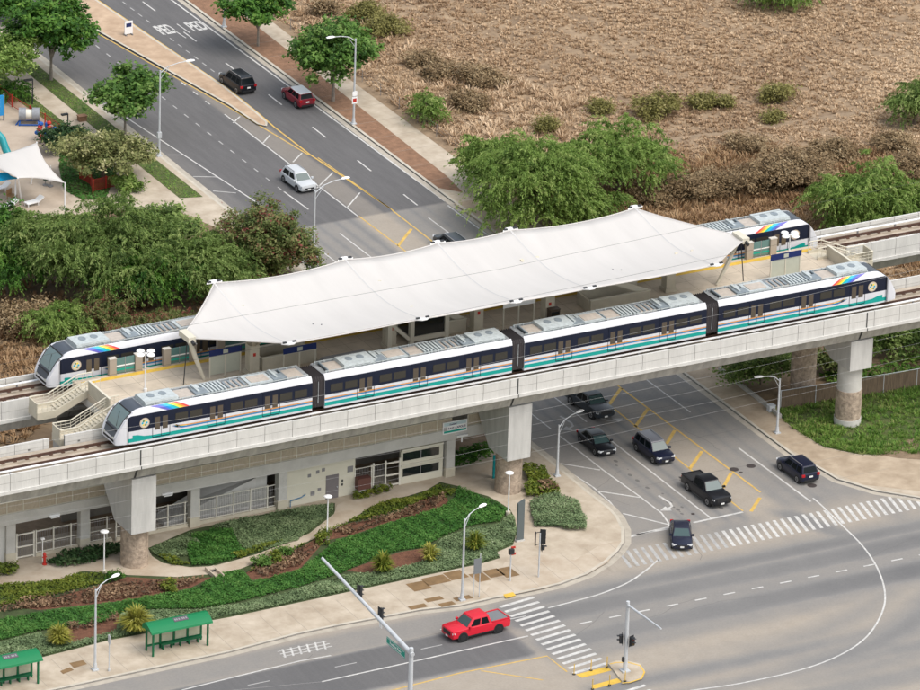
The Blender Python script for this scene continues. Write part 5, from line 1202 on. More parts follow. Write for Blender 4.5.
wire([(0,508),(120,487),(445,428),(720,374.5),(920,331)], -21, 'pale overhead wire along the concourse railing', al, .006)
wire([(60,352),(190,325),(500,269),(695.6,227.4),(900,186)], -22, 'dark overhead wire crossing the middle of the white canopy', dk, .011)
wire([(60,384),(380,326.5),(480,306.5),(600,281.7),(718.7,257),(900,219)], -21, 'dark overhead wire along the near edge of the white canopy', dk, .011)
# ================================================================== VEGETATION
LM = {
 'leafy': leafmat('leafy_green', [(.022,.065,.012),(.055,.15,.022),(.105,.23,.032),(.20,.31,.06)], .35),
 'leafy2': leafmat('fresh_green', [(.04,.10,.02),(.095,.20,.036),(.16,.28,.06),(.27,.35,.12)], .35),
 'feather': leafmat('feathery_green', [(.06,.105,.026),(.145,.225,.055),(.25,.345,.10),(.37,.44,.16)], .45),
 'bright': leafmat('bright_scrub_green', [(.08,.14,.03),(.18,.285,.06),(.285,.40,.105),(.41,.49,.17)], .45),
 'cream': leafmat('cream_blossom', [(.07,.09,.022),(.16,.18,.06),(.32,.32,.13),(.52,.48,.27)], .25),
 'redgreen': leafmat('red_green_leaf', [(.05,.075,.02),(.12,.165,.045),(.18,.23,.07),(.25,.26,.10),(.24,.09,.065),(.33,.07,.075)], .4),
 'dark': leafmat('dark_green_leaf', [(.012,.036,.012),(.024,.062,.018),(.042,.09,.028),(.08,.12,.05)], .25),
 'olive': leafmat('olive_scrub', [(.10,.095,.026),(.19,.175,.05),(.27,.25,.08),(.36,.32,.14)], .3),
 'dry': leafmat('dry_scrub', [(.13,.085,.042),(.225,.155,.08),(.33,.24,.135),(.43,.34,.21)], .2),
 'straw': leafmat('straw_grass', [(.26,.165,.098),(.43,.295,.18),(.56,.41,.265),(.68,.53,.37)], .2),
 'rust': leafmat('rusty_grass', [(.17,.095,.05),(.29,.175,.09),(.40,.265,.145),(.50,.37,.22)], .2),
 'lush': leafmat('lush_ground_cover', [(.024,.090,.016),(.055,.165,.028),(.10,.235,.048),(.17,.30,.08)], .25),
 'sage': leafmat('sage_ground_cover', [(.09,.14,.065),(.165,.235,.11),(.245,.32,.16),(.36,.42,.25)], .25),
 'lime': leafmat('lime_shrub', [(.06,.10,.014),(.12,.165,.022),(.19,.225,.03),(.30,.29,.05)], .3),
 'dried': leafmat('dried_bedding', [(.045,.032,.02),(.14,.085,.05),(.27,.17,.10),(.36,.25,.15)], .15),
 'grass': leafmat('verge_grass', [(.045,.13,.018),(.10,.21,.03),(.17,.28,.05),(.33,.34,.12)], .25),
 'yellow': leafmat('yellow_shrub', [(.12,.15,.025),(.24,.25,.04),(.38,.36,.07),(.50,.48,.16)], .3),
}
BARK = mat('bark', (.115, .085, .065), .9, .3, 3); BARKP = mat('pale_bark', (.23, .20, .17), .9, .25, 3)
def rnd(n): 
    v = RNG.normal(size=(n, 3)); return v/np.linalg.norm(v, axis=1, keepdims=True)
def leaf_quads(c, nrm, size, asp=1.0, drop=None):
    'quads centred on c with normal nrm'
    n = len(c); a = np.cross(nrm, RNG.normal(size=(n, 3))); a /= np.linalg.norm(a, axis=1, keepdims=True)+1e-9
    if drop is not None:
        a = drop/np.linalg.norm(drop, axis=1, keepdims=True)
    b = np.cross(nrm, a); b /= np.linalg.norm(b, axis=1, keepdims=True)+1e-9
    s = size[:, None] if hasattr(size, '__len__') else size
    a = a*s*.5*asp; b = b*s*.5
    return np.stack([c-a-b*.55, c-a*.2-b*1.0*.9, c+a+b*.15, c-a*.1+b*.95], 1)
def crown(lobes, ncl, per, spread, size, kind):
    'leaf clumps through the crown: lobes are (cx,cy,cz,rx,ry,rz)'
    L_ = np.array(lobes, float); vol = (L_[:,3]*L_[:,4]*L_[:,5])**(2/3); idx = RNG.choice(len(L_), ncl, p=vol/vol.sum())
    d = rnd(ncl); d[:, 2] = np.where(d[:, 2] < -.55, -d[:, 2]*.4, d[:, 2]); r = .45+.58*RNG.random(ncl)**.55
    cc = L_[idx, :3]+d*r[:, None]*L_[idx, 3:]
    ct = np.clip(RNG.normal(.42, .20, ncl), 0, 1)
    k = np.repeat(np.arange(ncl), per); n = len(k)
    sp = spread*(0.6+.8*RNG.random(ncl))[k]
    if kind == 'feather':
        # drooping sprays: narrow leaflets strung along short arching twigs, several twigs to a clump
        nt_ = 5; tid = RNG.integers(0, nt_, n); base = rnd(ncl*nt_).reshape(ncl, nt_, 3)*np.array([1, 1, .45]); base += d[:, None, :]*.55
        tw = base[k, tid]; u = RNG.random(n)
        off = tw*(sp*1.25*u)[:, None]; off[:, 2] += sp*(.25*u-1.15*u**2)
        p = cc[k]+off+RNG.normal(size=(n, 3))*spread*.075
        nr = rnd(n); nr[:, 2] = np.abs(nr[:, 2])+.4; nr /= np.linalg.norm(nr, axis=1, keepdims=True)
        dr = tw*np.array([1, 1, .2])+RNG.normal(size=(n, 3))*.35; dr[:, 2] -= .15+1.1*u
        V = leaf_quads(p, nr, size*(.7+.6*RNG.random(n)), 2.2, dr)
        ct = np.clip(ct+.10*(d[:, 2]), 0, 1)  # upward clumps tinted lighter: painted highlights on the crown top
    else:
        p = cc[k]+RNG.normal(size=(n, 3))*sp[:, None]*np.array([.55, .55, .42])
        nr = rnd(n); nr[:, 2] = np.abs(nr[:, 2])+.55; nr += (d[k]*.5); nr /= np.linalg.norm(nr, axis=1, keepdims=True)
        V = leaf_quads(p, nr, size*(.65+.7*RNG.random(n)), 1.5)
    t = np.clip(ct[k]+RNG.normal(0, .14, n), 0, 1)
    return V, t
def trunk(h, r, limbs, m, parent, lean=(0, 0), z0=0):
    b = MB(); top = (lean[0], lean[1], h)
    b.tube([(0,0,z0-.1), (lean[0]*.3, lean[1]*.3, h*.35), (lean[0]*.7, lean[1]*.7, h*.7), top], [r*1.25, r, r*.8, r*.6], 8)
    for (x, y, z) in limbs:
        b.tube([(lean[0]*.6, lean[1]*.6, h*.62), ((x+lean[0])*.45, (y+lean[1])*.45, (z+h)*.48), (x, y, z)], [r*.55, r*.38, r*.12], 6)
    return b.build('trunk', m, parent, smooth=60)
def tree(px, py, label, kind, lobes, ncl, per, spread, size, r=.2, hfork=None, name='tree', cat='tree', bark=None, group=None, z=.12, mk=None):
    X, Y = G(px, py, z); t = thing(name, label, cat, (X, Y, z), 0, group)
    lz = [l[2] for l in lobes]; hf = hfork or max(.6, min(l[2]-l[5]*.35 for l in lobes))
    trunk(hf, r, [(l[0]*.8+dx, l[1]*.8+dy, l[2]+.2) for l in lobes for dx, dy in ((0, 0), (l[3]*.45, .3), (-l[3]*.4, -.4))][:10], bark or BARKP, t)
    fe = kind in ('feather', 'bright')
    V, ti = crown(lobes, int(ncl*1.25), int(per*(4.0 if fe else 2.2)), spread*(1.05 if fe else 1.1), size*(.31 if fe else .58), 'feather' if fe else 'leaf')
    quads('crown', V, ti, LM[mk or kind], t)
    return t
def lob(c, r, n, j=.55, fl=.8):
    'a few uneven lobes about a centre'
    out = [(c[0], c[1], c[2], r[0]*.72, r[1]*.72, r[2]*.8)]
    for i in range(n):
        a = 2*math.pi*(i+random.random()*.7)/n; q = .45+.25*random.random()
        out.append((c[0]+r[0]*j*math.cos(a), c[1]+r[1]*j*math.sin(a), c[2]+r[2]*random.uniform(-.35, .45), r[0]*q, r[1]*q, r[2]*q*fl))
    return out
# street trees
tree(51, 80, 'full round dark green street tree at the top left corner', 'leafy', lob((0,0,5.9), (4.5,4.2,3.1), 9)+[(0,0,7.6,2.6,2.4,1.8),(1.5,-1,4.2,2.4,2.2,1.6)], 280, 22, .55, .52, .16, 3.4, group='leafy street trees')
tree(125, 134, 'fresh green open crowned street tree beside the left street lamp', 'leafy', lob((.3,0,4.4), (3.9,3.4,2.2), 8)+[(.5,0,5.8,1.8,1.8,1.3),(0,-1,3.2,2,1.8,1.1)], 175, 20, .55, .50, .13, 2.6, group='leafy street trees', mk='leafy2')
tree(258, 46, 'leafy street tree cut by the top edge of the photo', 'leafy', lob((-.6,0,4.3), (3.6,3.3,2.4), 6), 120, 20, .5, .5, .13, 2.8, group='leafy street trees')
tree(333, 101, 'broad bright green street tree in the mulch strip', 'leafy', lob((0,.2,5.2), (4.4,4.0,2.8), 9)+[(0,0,6.8,2.6,2.4,1.7),(-1,-1,3.6,2.4,2,1.3)], 270, 22, .52, .5, .17, 3.0, group='leafy street trees', mk='leafy2')
tree(-6, 100, 'yellow green tree at the left edge behind the red fence', 'leafy2', lob((0,0,4.0), (4.4,3.6,2.3), 7), 150, 22, .55, .42, .16, mk='bright')
tree(13, 99, 'low feathery dark shrub at the foot of the yellow green tree', 'feather', lob((0,0,.9), (2.0,1.5,.8), 4), 40, 22, .6, .36, .1, .5, name='shrub', cat='shrub', mk='leafy')
tree(103, 182, 'wide tree covered in cream blossom by the playground', 'cream', lob((.4,0,3.3), (5.0,4.0,1.9), 8), 240, 22, .5, .36, .2, 1.9, group=None, bark=BARK)
tree(63, 150, 'dark glossy shrub with white flowers by the red and blue play frame', 'dark', lob((0,0,1.5), (2.4,1.9,1.3), 5), 70, 22, .45, .36, .1, .7, name='shrub', cat='shrub')
tree(128, 190, 'small green shrub below the black lamp near the red screens', 'leafy', lob((0,0,.8), (1.5,1.2,.8), 4), 30, 20, .4, .34, .08, .4, name='shrub', cat='shrub', mk='bright')
tree(7, 22, 'young tree half hidden in the top left corner', 'leafy', lob((0,0,2.0), (2.4,2,1.6), 5), 50, 20, .5, .5, .12)
# kiawe mass left of the station
tree(112, 296, 'large feathery kiawe tree in the middle of the left thicket', 'feather', lob((-.5,0,5.0), (6.6,5.2,3.2), 9, .62)+[(1.5,1,7.6,3.0,2.6,1.9),(-4,0,6.9,2.4,2.2,1.6),(4.5,-1,3.2,2.6,2.2,2.2)], 430, 30, .95, .40, .3, 2.4, bark=BARK, group='kiawe trees behind the station')
tree(60, 286, 'paler feathery kiawe tree on the left side of the thicket', 'feather', lob((0,0,4.6), (5.0,4.4,3.0), 8), 260, 30, .9, .40, .25, 2.0, bark=BARK, group='kiawe trees behind the station')
tree(204, 302, 'drooping kiawe tree beside the left canopy corner', 'feather', lob((0,0,4.0), (4.4,3.6,3.4), 8), 240, 30, .95, .40, .22, 1.8, bark=BARK, group='kiawe trees behind the station')
tree(150, 305, 'lower dark kiawe tree just behind the rear train', 'feather', lob((0,0,3.0), (5.6,3.6,2.8), 8), 240, 28, .9, .38, .22, 1.4, bark=BARK, group='kiawe trees behind the station', mk='leafy')
tree(168, 262, 'broad leaved green tree above the thicket near the concrete pad', 'leafy', lob((0,0,3.4), (3.2,2.6,2.0), 7), 100, 22, .55, .46, .2, 1.6, bark=BARK, mk='feather')
tree(267, 282, 'rounded bush of red and green leaves behind the canopy', 'redgreen', lob((-.2,0,3.9), (4.9,4.2,3.5), 10, .48)+[(0,0,6.6,2.8,2.4,1.8),(-2.5,-1,2.2,2.8,2.2,1.9),(2.4,-1,2.2,2.8,2.2,1.9)], 430, 30, .55, .34, .25, 1.8, bark=BARK)
tree(4, 268, 'dense bright green tree at the left edge of the photo', 'leafy', lob((0,0,3.0), (3.2,2.8,2.6), 7)+[(0,0,5.2,1.8,1.8,1.4)], 170, 24, .55, .42, .2, 1.3, bark=BARK)
tree(8, 295, 'dark green tree below the bright one at the left edge', 'feather', lob((-1,0,3.4), (3.8,3.0,2.4), 6), 140, 26, .8, .4, .2, 1.3, bark=BARK, mk='leafy')
tree(60, 340, 'low bright green kiawe bush above the nose of the rear train', 'feather', lob((0,0,2.0), (3.0,2.3,1.8), 6), 110, 28, .8, .36, .12, .8, name='shrub', cat='shrub', bark=BARK, mk='bright')
tree(16, 421, 'small lime green bush beside the left end of the rear viaduct', 'feather', lob((0,0,1.2), (2.0,1.6,1.2), 4), 50, 22, .55, .34, .1, .6, name='shrub', cat='shrub', bark=BARK, mk='bright')
tree(97, 330, 'dark tangled shrub between the kiawe trees and the rear train', 'feather', lob((0,0,1.9), (4.0,2.6,1.8), 6), 120, 26, .7, .34, .12, .8, name='shrub', cat='shrub', bark=BARK, mk='redgreen')
tree(160, 342, 'rust tinged shrub close behind the rear train roof', 'feather', lob((0,0,1.6), (4.6,2.2,1.6), 6), 120, 26, .7, .34, .12, .7, name='shrub', cat='shrub', bark=BARK, mk='redgreen')
tree(20, 330, 'brown dry bush on the bare slope at the left edge', 'dry', lob((0,0,1.2), (4.0,2.8,1.2), 6), 110, 24, .6, .30, .1, .5, name='shrub', cat='shrub', bark=BARK)
# mesquites on the dry land
tree(528, 224, 'big feathery mesquite beside the sloping pavement', 'feather', lob((0,0,5.0), (5.6,4.8,3.6), 10)+[(-4.2,-1,2.4,2.6,2.2,2.0),(3.4,-1.6,2.0,2.8,2.2,1.8),(-.5,-3,2.2,3,2.2,2.0),(0,0,7.4,2.6,2.4,1.8)], 470, 30, .95, .40, .28, 2.0, bark=BARK, group='mesquites on the dry land', mk='bright')
tree(487, 190, 'smaller bright mesquite left of the big one', 'feather', lob((0,0,3.4), (3.4,3.0,2.8), 6), 150, 28, .85, .40, .2, 1.4, bark=BARK, group='mesquites on the dry land', mk='bright')
tree(618, 196, 'spreading mesquite with dark limbs showing, right of the big one', 'feather', lob((0,0,4.4), (5.4,4.4,2.6), 9), 270, 30, .9, .40, .28, 1.6, bark=BARK, group='mesquites on the dry land', mk='bright')
tree(585, 222, 'low mesquite in front of the pair, just above the canopy edge', 'feather', lob((0,0,2.0), (3.6,2.6,1.9), 6), 130, 28, .8, .38, .15, .8, bark=BARK, group='mesquites on the dry land', mk='bright')
tree(868, 226, 'dense bright mesquite behind the right end of the rear train', 'feather', lob((0,0,3.2), (5.4,4.4,2.6), 9)+[(.5,0,5.4,2.6,2.4,1.9),(-2.5,-1,1.8,3,2,1.6)], 350, 30, .9, .40, .22, 1.6, bark=BARK, group='mesquites on the dry land', mk='bright')
tree(910, 232, 'lower mesquite at the right edge by the rear viaduct', 'feather', lob((0,0,2.6), (3.6,3.0,2.2), 6), 140, 28, .85, .40, .2, 1.2, bark=BARK, group='mesquites on the dry land', mk='bright')
tree(780, 6, 'low green tree at the top edge of the dry field', 'feather', lob((0,0,1.9), (4.2,3.0,1.6), 6), 120, 28, .8, .40, .2, .8, bark=BARK, mk='bright')
tree(914, 125, 'grey green tree at the right edge of the dry field', 'feather', lob((.4,0,2.6), (3.0,2.6,2.4), 6), 120, 28, .8, .38, .2, 1.0, bark=BARK)
tree(428, 122, 'small bright green bush right of the leafy street tree', 'feather', lob((0,0,1.5), (2.0,1.7,1.3), 4), 55, 24, .7, .36, .1, .6, name='shrub', cat='shrub', bark=BARK, mk='bright')
# scrub bushes on the dry land
for px, py, rx, rz, k, lb in ((655,116,2.3,1.2,'olive','olive bush behind the spreading mesquite'), (548,132,1.4,.9,'olive','dark olive bush between the two mesquites'), (600,112,1.2,.7,'olive','small yellowish bush above the mesquites'), (704,106,1.6,.9,'olive','olive bush in the middle of the dry field'), (724,106,.9,.5,'olive','small olive bush right of the middle one'), (775,101,1.8,1.1,'olive','rounded olive bush alone on the right of the dry field'), (775,120,1.1,.4,'olive','flat olive bush below the rounded one'), (366,18,2.2,1.0,'olive','olive bush above the broad street tree'), (390,34,2.2,1.2,'olive','yellow olive bush at the field edge above the small green bush'), (325,14,1.6,1.0,'dry','grey brown bush at the top behind the street trees'),
   (420,64,1.8,.7,'dry','dry brown bush near the edge of the sloping pavement'), (480,82,2.6,.9,'dry','greyish dry scrub on the near edge of the field'), (440,78,1.8,.9,'dry','dry scrub bush beside the grey scrub'), (470,106,2.4,.9,'dry','straw coloured scrub above the left mesquite'), (800,182,4.2,2.2,'dry','large dark brown thicket left of the dense mesquite'), (765,190,3.6,2.0,'dry','brown thicket behind the rear train, left part'), (700,196,3.6,1.5,'dry','brown thicket above the right half of the canopy'), (835,158,2.6,1.2,'dry','dry bush above the dense mesquite'), (905,175,3.0,1.4,'dry','dry brown thicket near the right edge'), (895,150,2.4,.9,'dry','low dry thicket below the grey green tree'), (745,150,2.2,.8,'dry','low brown scrub in the right half of the field'), (660,200,3.2,1.3,'dry','rusty thicket just above the canopy peak')):
    tree(px, py, lb, k, lob((0,0,rz*.7), (rx*1.05,rx*.85,rz), 4), int(16+9*rx*rx), 22, .55, .30, .06, .3, name='scrub_bush', cat='bush', bark=BARK, group='scrub on the dry land')
# greenery under and behind the viaduct on the right
tree(760, 384, 'dark leafy bush in shade behind the low wall', 'leafy', lob((0,0,1.6), (3.6,2.4,1.6), 5), 110, 22, .6, .38, .1, .7, name='shrub', cat='shrub', bark=BARK, mk='feather')
tree(902, 352, 'green bush behind the chain fence at the right edge', 'leafy', lob((0,0,1.7), (4.6,2.4,1.9), 6), 140, 22, .6, .38, .1, .7, name='shrub', cat='shrub', bark=BARK, mk='feather')
tree(830, 372, 'shaded brownish bush behind the chain fence between the piers', 'leafy', lob((0,0,1.3), (2.6,2.0,1.3), 5), 70, 22, .6, .36, .1, .6, name='shrub', cat='shrub', bark=BARK, mk='redgreen')
# ---- ground cover
def inside(poly, x, y):
    n = len(poly); r = np.zeros(len(x), bool); j = n-1
    for i in range(n):
        xi, yi = poly[i]; xj, yj = poly[j]
        c_ = ((yi > y) != (yj > y)) & (x < (xj-xi)*(y-yi)/((yj-yi) or 1e-9)+xi); r ^= c_; j = i
    return r
def scatter(poly, dens):
    P_ = np.array(poly); lo, hi = P_.min(0), P_.max(0); n = int((hi-lo).prod()*dens); x = lo[0]+(hi[0]-lo[0])*RNG.random(n); y = lo[1]+(hi[1]-lo[1])*RNG.random(n); k = inside(poly, x, y); return x[k], y[k]
def patchy(x, y, s, seed):
    'smooth pseudo noise 0..1'
    r_ = np.random.default_rng(seed); v = np.zeros_like(x)
    for i in range(5): a, b_, c_ = r_.normal(0, s, 2).tolist()+[r_.random()*6.28]; v += np.sin(a*x+b_*y+c_)
    return .5+v/7
def cover(name, polys, dens, h, size, mk, seed=1, up=.9, base=.13, tb=.0, th=0):
    X_ = []; Y_ = []
    for p in polys:
        x, y = scatter(p, dens); X_.append(x); Y_.append(y)
    x = np.concatenate(X_); y = np.concatenate(Y_); n = len(x); pz = patchy(x, y, 1.6, seed)
    if th: k = (pz+.25*RNG.normal(size=n)) > th; x, y, pz = x[k], y[k], pz[k]; n = len(x)
    z = base+h*(.25+.75*RNG.random(n))*(.6+.7*pz)
    nr = rnd(n); nr[:, 2] = np.abs(nr[:, 2])+up; nr /= np.linalg.norm(nr, axis=1, keepdims=True)
    V = leaf_quads(np.stack([x, y, z], 1), nr, size*(.6+.8*RNG.random(n)), 1.5)
    t = np.clip(.12+tb+.55*pz+RNG.normal(0, .15, n), 0, 1)
    return quads(name, V, t, LM[mk], kind='stuff')
cover('ground_cover', [P((-10,628),(0,620),(40,613),(100,606),(190,591),(213,579),(230,572),(243,572),(252,583),(300,571),(335,543),(390,524),(440,509),(453,500),(458,488),(470,492),(497,503),(508,511),(500,522),(470,526),(440,538),(425,548),(400,551),(370,561),(340,574),(300,587),(240,602),(200,609),(130,610),(100,624),(40,631),(0,641),(-10,643))], 300, .26, .115, 'lush', 3, up=1.5, th=.06)
cover('ground_cover', [P((-10,667),(-10,645),(0,643),(40,634),(50,640),(75,643),(116,631),(121,615),(135,611),(200,611),(240,605),(300,590),(340,577),(372,574),(395,570),(428,560),(440,541),(470,529),(500,525),(509,515),(514,518),(516,532),(512,544),(497,551),(499,557),(480,563),(460,567),(427,574),(343,592),(230,616),(213,619),(153,631),(110,639),(43,656)), P((148,549),(175,540),(192,533),(200,545),(190,555),(170,560),(155,556)), P((210,527),(230,521.5),(290,510),(333,504),(333,512),(297,541),(262,552),(250,553),(240,545),(232,530))], 260, .22, .11, 'sage', 5, up=1.4, th=.05)
cover('hedge', [P((530,503),(545,499),(557,496),(577,504),(587,523),(586,531),(570,531.5),(555,527.5),(535,527.5),(531,515))], 320, .55, .12, 'sage', 6, up=1.4)
cover('ground_cover', [P((192,537),(212,530),(232,532),(240,548),(248,554),(230,561),(213,565),(192,566),(187,552))], 300, .34, .12, 'lush', 8, up=1.5)
cover('ground_cover', [P((0,586),(60,581),(83,572),(110,575),(112,582),(75,590),(40,600),(0,607)), P((250,572),(262,563),(290,551),(315,539),(300,548),(265,566)), P((313,537),(350,522),(372,508),(390,501),(410,498),(427,493),(440,485),(456,488),(452,498),(430,498),(400,510),(372,519),(350,523),(330,533)), P((230,556),(262,545),(285,541),(262,551),(240,559)), P((158,556),(168,556),(190,565),(172,566))], 170, .30, .15, 'lime', 9, th=.22)
cover('bedding_plants', [P((0,606),(30,598),(75,592),(130,584),(127,590),(75,600),(30,609),(0,613)), P((247,573),(265,561),(300,549),(318,540),(300,558),(270,571)), P((330,533),(350,525),(400,513),(428,498),(447,494),(440,503),(400,518),(350,533)), P((60,627),(118,613),(116,622),(75,632)), P((20,608),(75,595),(127,583),(177,581),(205,578),(188,587),(130,599),(40,609)), P((255,576),(268,565),(300,553),(322,543),(300,566),(270,577)), P((340,535),(372,524),(405,515),(430,503),(446,498),(430,511),(390,521),(350,535))], 70, .32, .17, 'dried', 11, th=.22)
cover('hedge', [P((47,564),(60,556),(90,549),(123,545),(123,555),(80,566),(60,569))], 90, .55, .22, 'dark', 12, tb=.15)
cover('hedge', [P((-5,578),(-5,567),(18,566),(19,573),(10,577))], 90, .7, .22, 'lime', 13)
cover('hedge', [P((351,498),(360,494),(391,487),(392,491),(372,498),(355,501))], 90, .5, .22, 'lime', 14)
cover('hedge', [P((418,480),(422,470),(445,463),(470,458),(488,455),(492,462),(478,466),(455,471),(437,477))], 110, 1.5, .26, 'leafy', 15, tb=-.05)
cover('flowering_shrubs', [P((522,471),(533,469),(545,472),(549,480),(557,488),(560,496),(545,498),(530,500),(524,492),(530,485))], 90, .7, .24, 'lime', 16)
cover('bedding_plants', [P((538,485),(553,486),(559,495),(541,497))], 40, .75, .24, 'dried', 17)

cover('lawn_grass', [[(6.4,136),(6.2,100),(6.0,73.3),(4.0,73.9),(4.1,84),(4.5,100),(5.0,136)], [(2.0,136),(2.2,110),(2.2,95),(1.7,89),(1.0,92),(.4,105),(.2,136)]], 45, .03, .10, 'grass', 19, tb=.15)
cover('lawn_grass', [GL([(59,168),(60,150),(90,150),(118,170),(105,200),(82,200),(64,190)], .12)], 40, .08, .18, 'lush', 20)
# grass between the viaducts, right
cover('verge_grass', [[(38,6.8),(60,6.2),(75,6),(75,12),(38,12)]], 22, .5, .3, 'grass', 21)
# ---- dry grass: tussocks of leaning blades
def tussocks(name, poly, dens, h, wd, nb, mk, seed, sp=.30, th=None, tb=0.0):
    x, y = scatter(poly, dens); pz = patchy(x, y, .16, seed); pf = patchy(x, y, 1.1, seed+1)
    if th is not None: k = (pf+.30*RNG.normal(size=len(x))) > th; x, y, pz = x[k], y[k], pz[k]
    dt = np.full(len(x), 9.0)
    for (ax, ay), (cx, cy) in zip(_tk, _tk[1:]):
        L2 = (cx-ax)**2+(cy-ay)**2; u = np.clip(((x-ax)*(cx-ax)+(y-ay)*(cy-ay))/L2, 0, 1); dt = np.minimum(dt, np.hypot(x-ax-u*(cx-ax), y-ay-u*(cy-ay)))
    k = (dt > .35+.3*RNG.normal(size=len(x))) & (RNG.random(len(x)) < .45+.9*patchy(x, y, .35, seed+7)); x, y, pz = x[k], y[k], pz[k]
    n = len(x); s = .55+.9*RNG.random(n)**1.5; ct = np.clip(.30+tb+.42*(pz-.1)+RNG.normal(0, .17, n), 0, 1)
    k = np.repeat(np.arange(n), nb); N = len(k); a = RNG.random(N)*6.283; ln = .25+.8*RNG.random(N)
    bx = x[k]+np.cos(a)*sp*s[k]*RNG.random(N)*.7; by = y[k]+np.sin(a)*sp*s[k]*RNG.random(N)*.7
    tip = np.stack([bx+np.cos(a)*ln*h*s[k]*1.1, by+np.sin(a)*ln*h*s[k]*1.1, .12+h*s[k]*(.95-.55*ln)], 1); bot = np.stack([bx, by, np.full(N, .10)], 1)
    w_ = np.stack([-np.sin(a), np.cos(a), np.zeros(N)], 1)*(wd*s[k])[:, None]*.5
    V = np.stack([bot-w_, bot+w_, tip+w_*.55, tip-w_*.55], 1)
    return quads(name, V, np.clip(ct[k]+RNG.normal(0, .10, N), 0, 1), LM[mk], kind='stuff')
field = [(34.6,132),(34.3,71),(33.4,48),(37,24),(47,14),(62,8),(75,6),(80,20),(106,88),(102,96)]
tussocks('dry_grass', field, 11.0, .24, .12, 9, 'straw', 31, .26, th=.24)
tussocks('dry_grass', [(35,48),(38,30),(52,22),(75,14),(84,40),(72,56),(58,64),(46,66),(36,60)], 3.4, .85, .10, 18, 'rust', 33, .5, th=.15)
tussocks('dry_grass', [(34.6,132),(34.3,71),(36,62),(43,70),(52,80),(44,100),(38,132)], 2.4, .7, .10, 16, 'straw', 35, .45, th=.3, tb=.06)
tussocks('dry_grass', [(-75,24),(-38,24),(-26,36),(-22,50),(-34,62),(-75,64)], 2.2, .7, .12, 14, 'rust', 37, .45)
tussocks('dry_grass', [(-30,23.5),(5,23),(5.5,60),(-4,70),(-26,60),(-28,40)], .8, .6, .2, 9, 'rust', 39, .4)
tussocks('verge_grass', ve, 22, .34, .055, 9, 'grass', 41, .20, th=.12, tb=.10)
# ---- single garden plants
def blade_plant(px, py, r, h, n, mk, label, name='spiky_plant', wd=.11):
    X, Y = G(px, py, .13); a = RNG.random(n)*6.283; ln = .45+.55*RNG.random(n); V = []
    el = RNG.random(n)
    p0 = np.stack([np.cos(a)*.1, np.sin(a)*.1, np.zeros(n)], 1); rr = r*ln*(.35+.65*el); hh = h*ln*(1.05-.55*el)
    p1 = np.stack([np.cos(a)*rr*.55, np.sin(a)*rr*.55, hh*.85], 1); p2 = np.stack([np.cos(a)*rr, np.sin(a)*rr, hh*(1.0-.25*el)], 1)
    s = np.stack([-np.sin(a), np.cos(a), np.zeros(n)], 1)*wd*.5
    V = np.concatenate([np.stack([p0-s, p0+s, p1+s, p1-s], 1), np.stack([p1-s, p1+s, p2+s*.25, p2-s*.25], 1)])
    t = np.clip(RNG.normal(.5, .22, n), 0, 1)
    return tag(quads(name, V, np.concatenate([t, t]), LM[mk], None, (X, Y, .13)), label, 'plant')
blade_plant(136, 632, 2.1, 2.5, 900, 'yellow', 'large yellow green fountain shrub above the right bus shelter')
blade_plant(59, 645, 1.6, 2.0, 560, 'yellow', 'yellow green fountain shrub above the left bus shelter')
blade_plant(383, 573, 1.5, 2.0, 420, 'lime', 'green spiky plant in the mulch bed by the pavement')
blade_plant(430, 562, 1.4, 2.0, 150, 'yellow', 'pale spiky plant with long leaves at the right end of the mulch bed')
blade_plant(475, 550, 1.5, 1.8, 280, 'lime', 'green spiky plant behind the street lamp near the pylon')
for px, py, rx, k, lb in ((263,566,.75,'leafy2','low leafy shrub at the left end of the mulch bed'), (273,561,.7,'lime','yellowish leafy shrub second along the mulch bed'), (284,556,.8,'leafy2','leafy shrub nearest the disc lamp by the path'), (168,590,.8,'lime','low lime shrub beside the brown drain'), (112,581,.9,'leafy','dark leafy shrub at the foot of the left disc lamp'), (322,541,.9,'lime','lime shrub at the foot of the disc lamp by the grey door')):
    tree(px, py, lb, 'leafy', lob((0,0,.45), (rx,rx,.5), 3), 14, 18, .28, .24, .04, .25, name='garden_shrub', cat='shrub', bark=BARK, mk=k)
# drain headwall in the bed
gx, gy, gz = gnd(214, 574); t = thing('drain_outlet', 'small tan concrete drain outlet in the green bed', 'drain', (gx, gy, gz)); q = MB(); q.box(-.42,-.3,-1.1,.9,0,.35); q.box(.3,.42,-1.1,.9,0,.35); q.box(-.3,.3,.4,.9,.2,.33); q.build('channel', M['path'], t); q = MB(); q.box(-.3,.3,.3,.4,.02,.2); q.build('grate', M['dark'], t); q = MB(); q.sheet([(-.3,-2.4),(.3,-2.4),(.3,.4),(-.3,.4)], .06); q.build('channel_floor', M['path'], t)
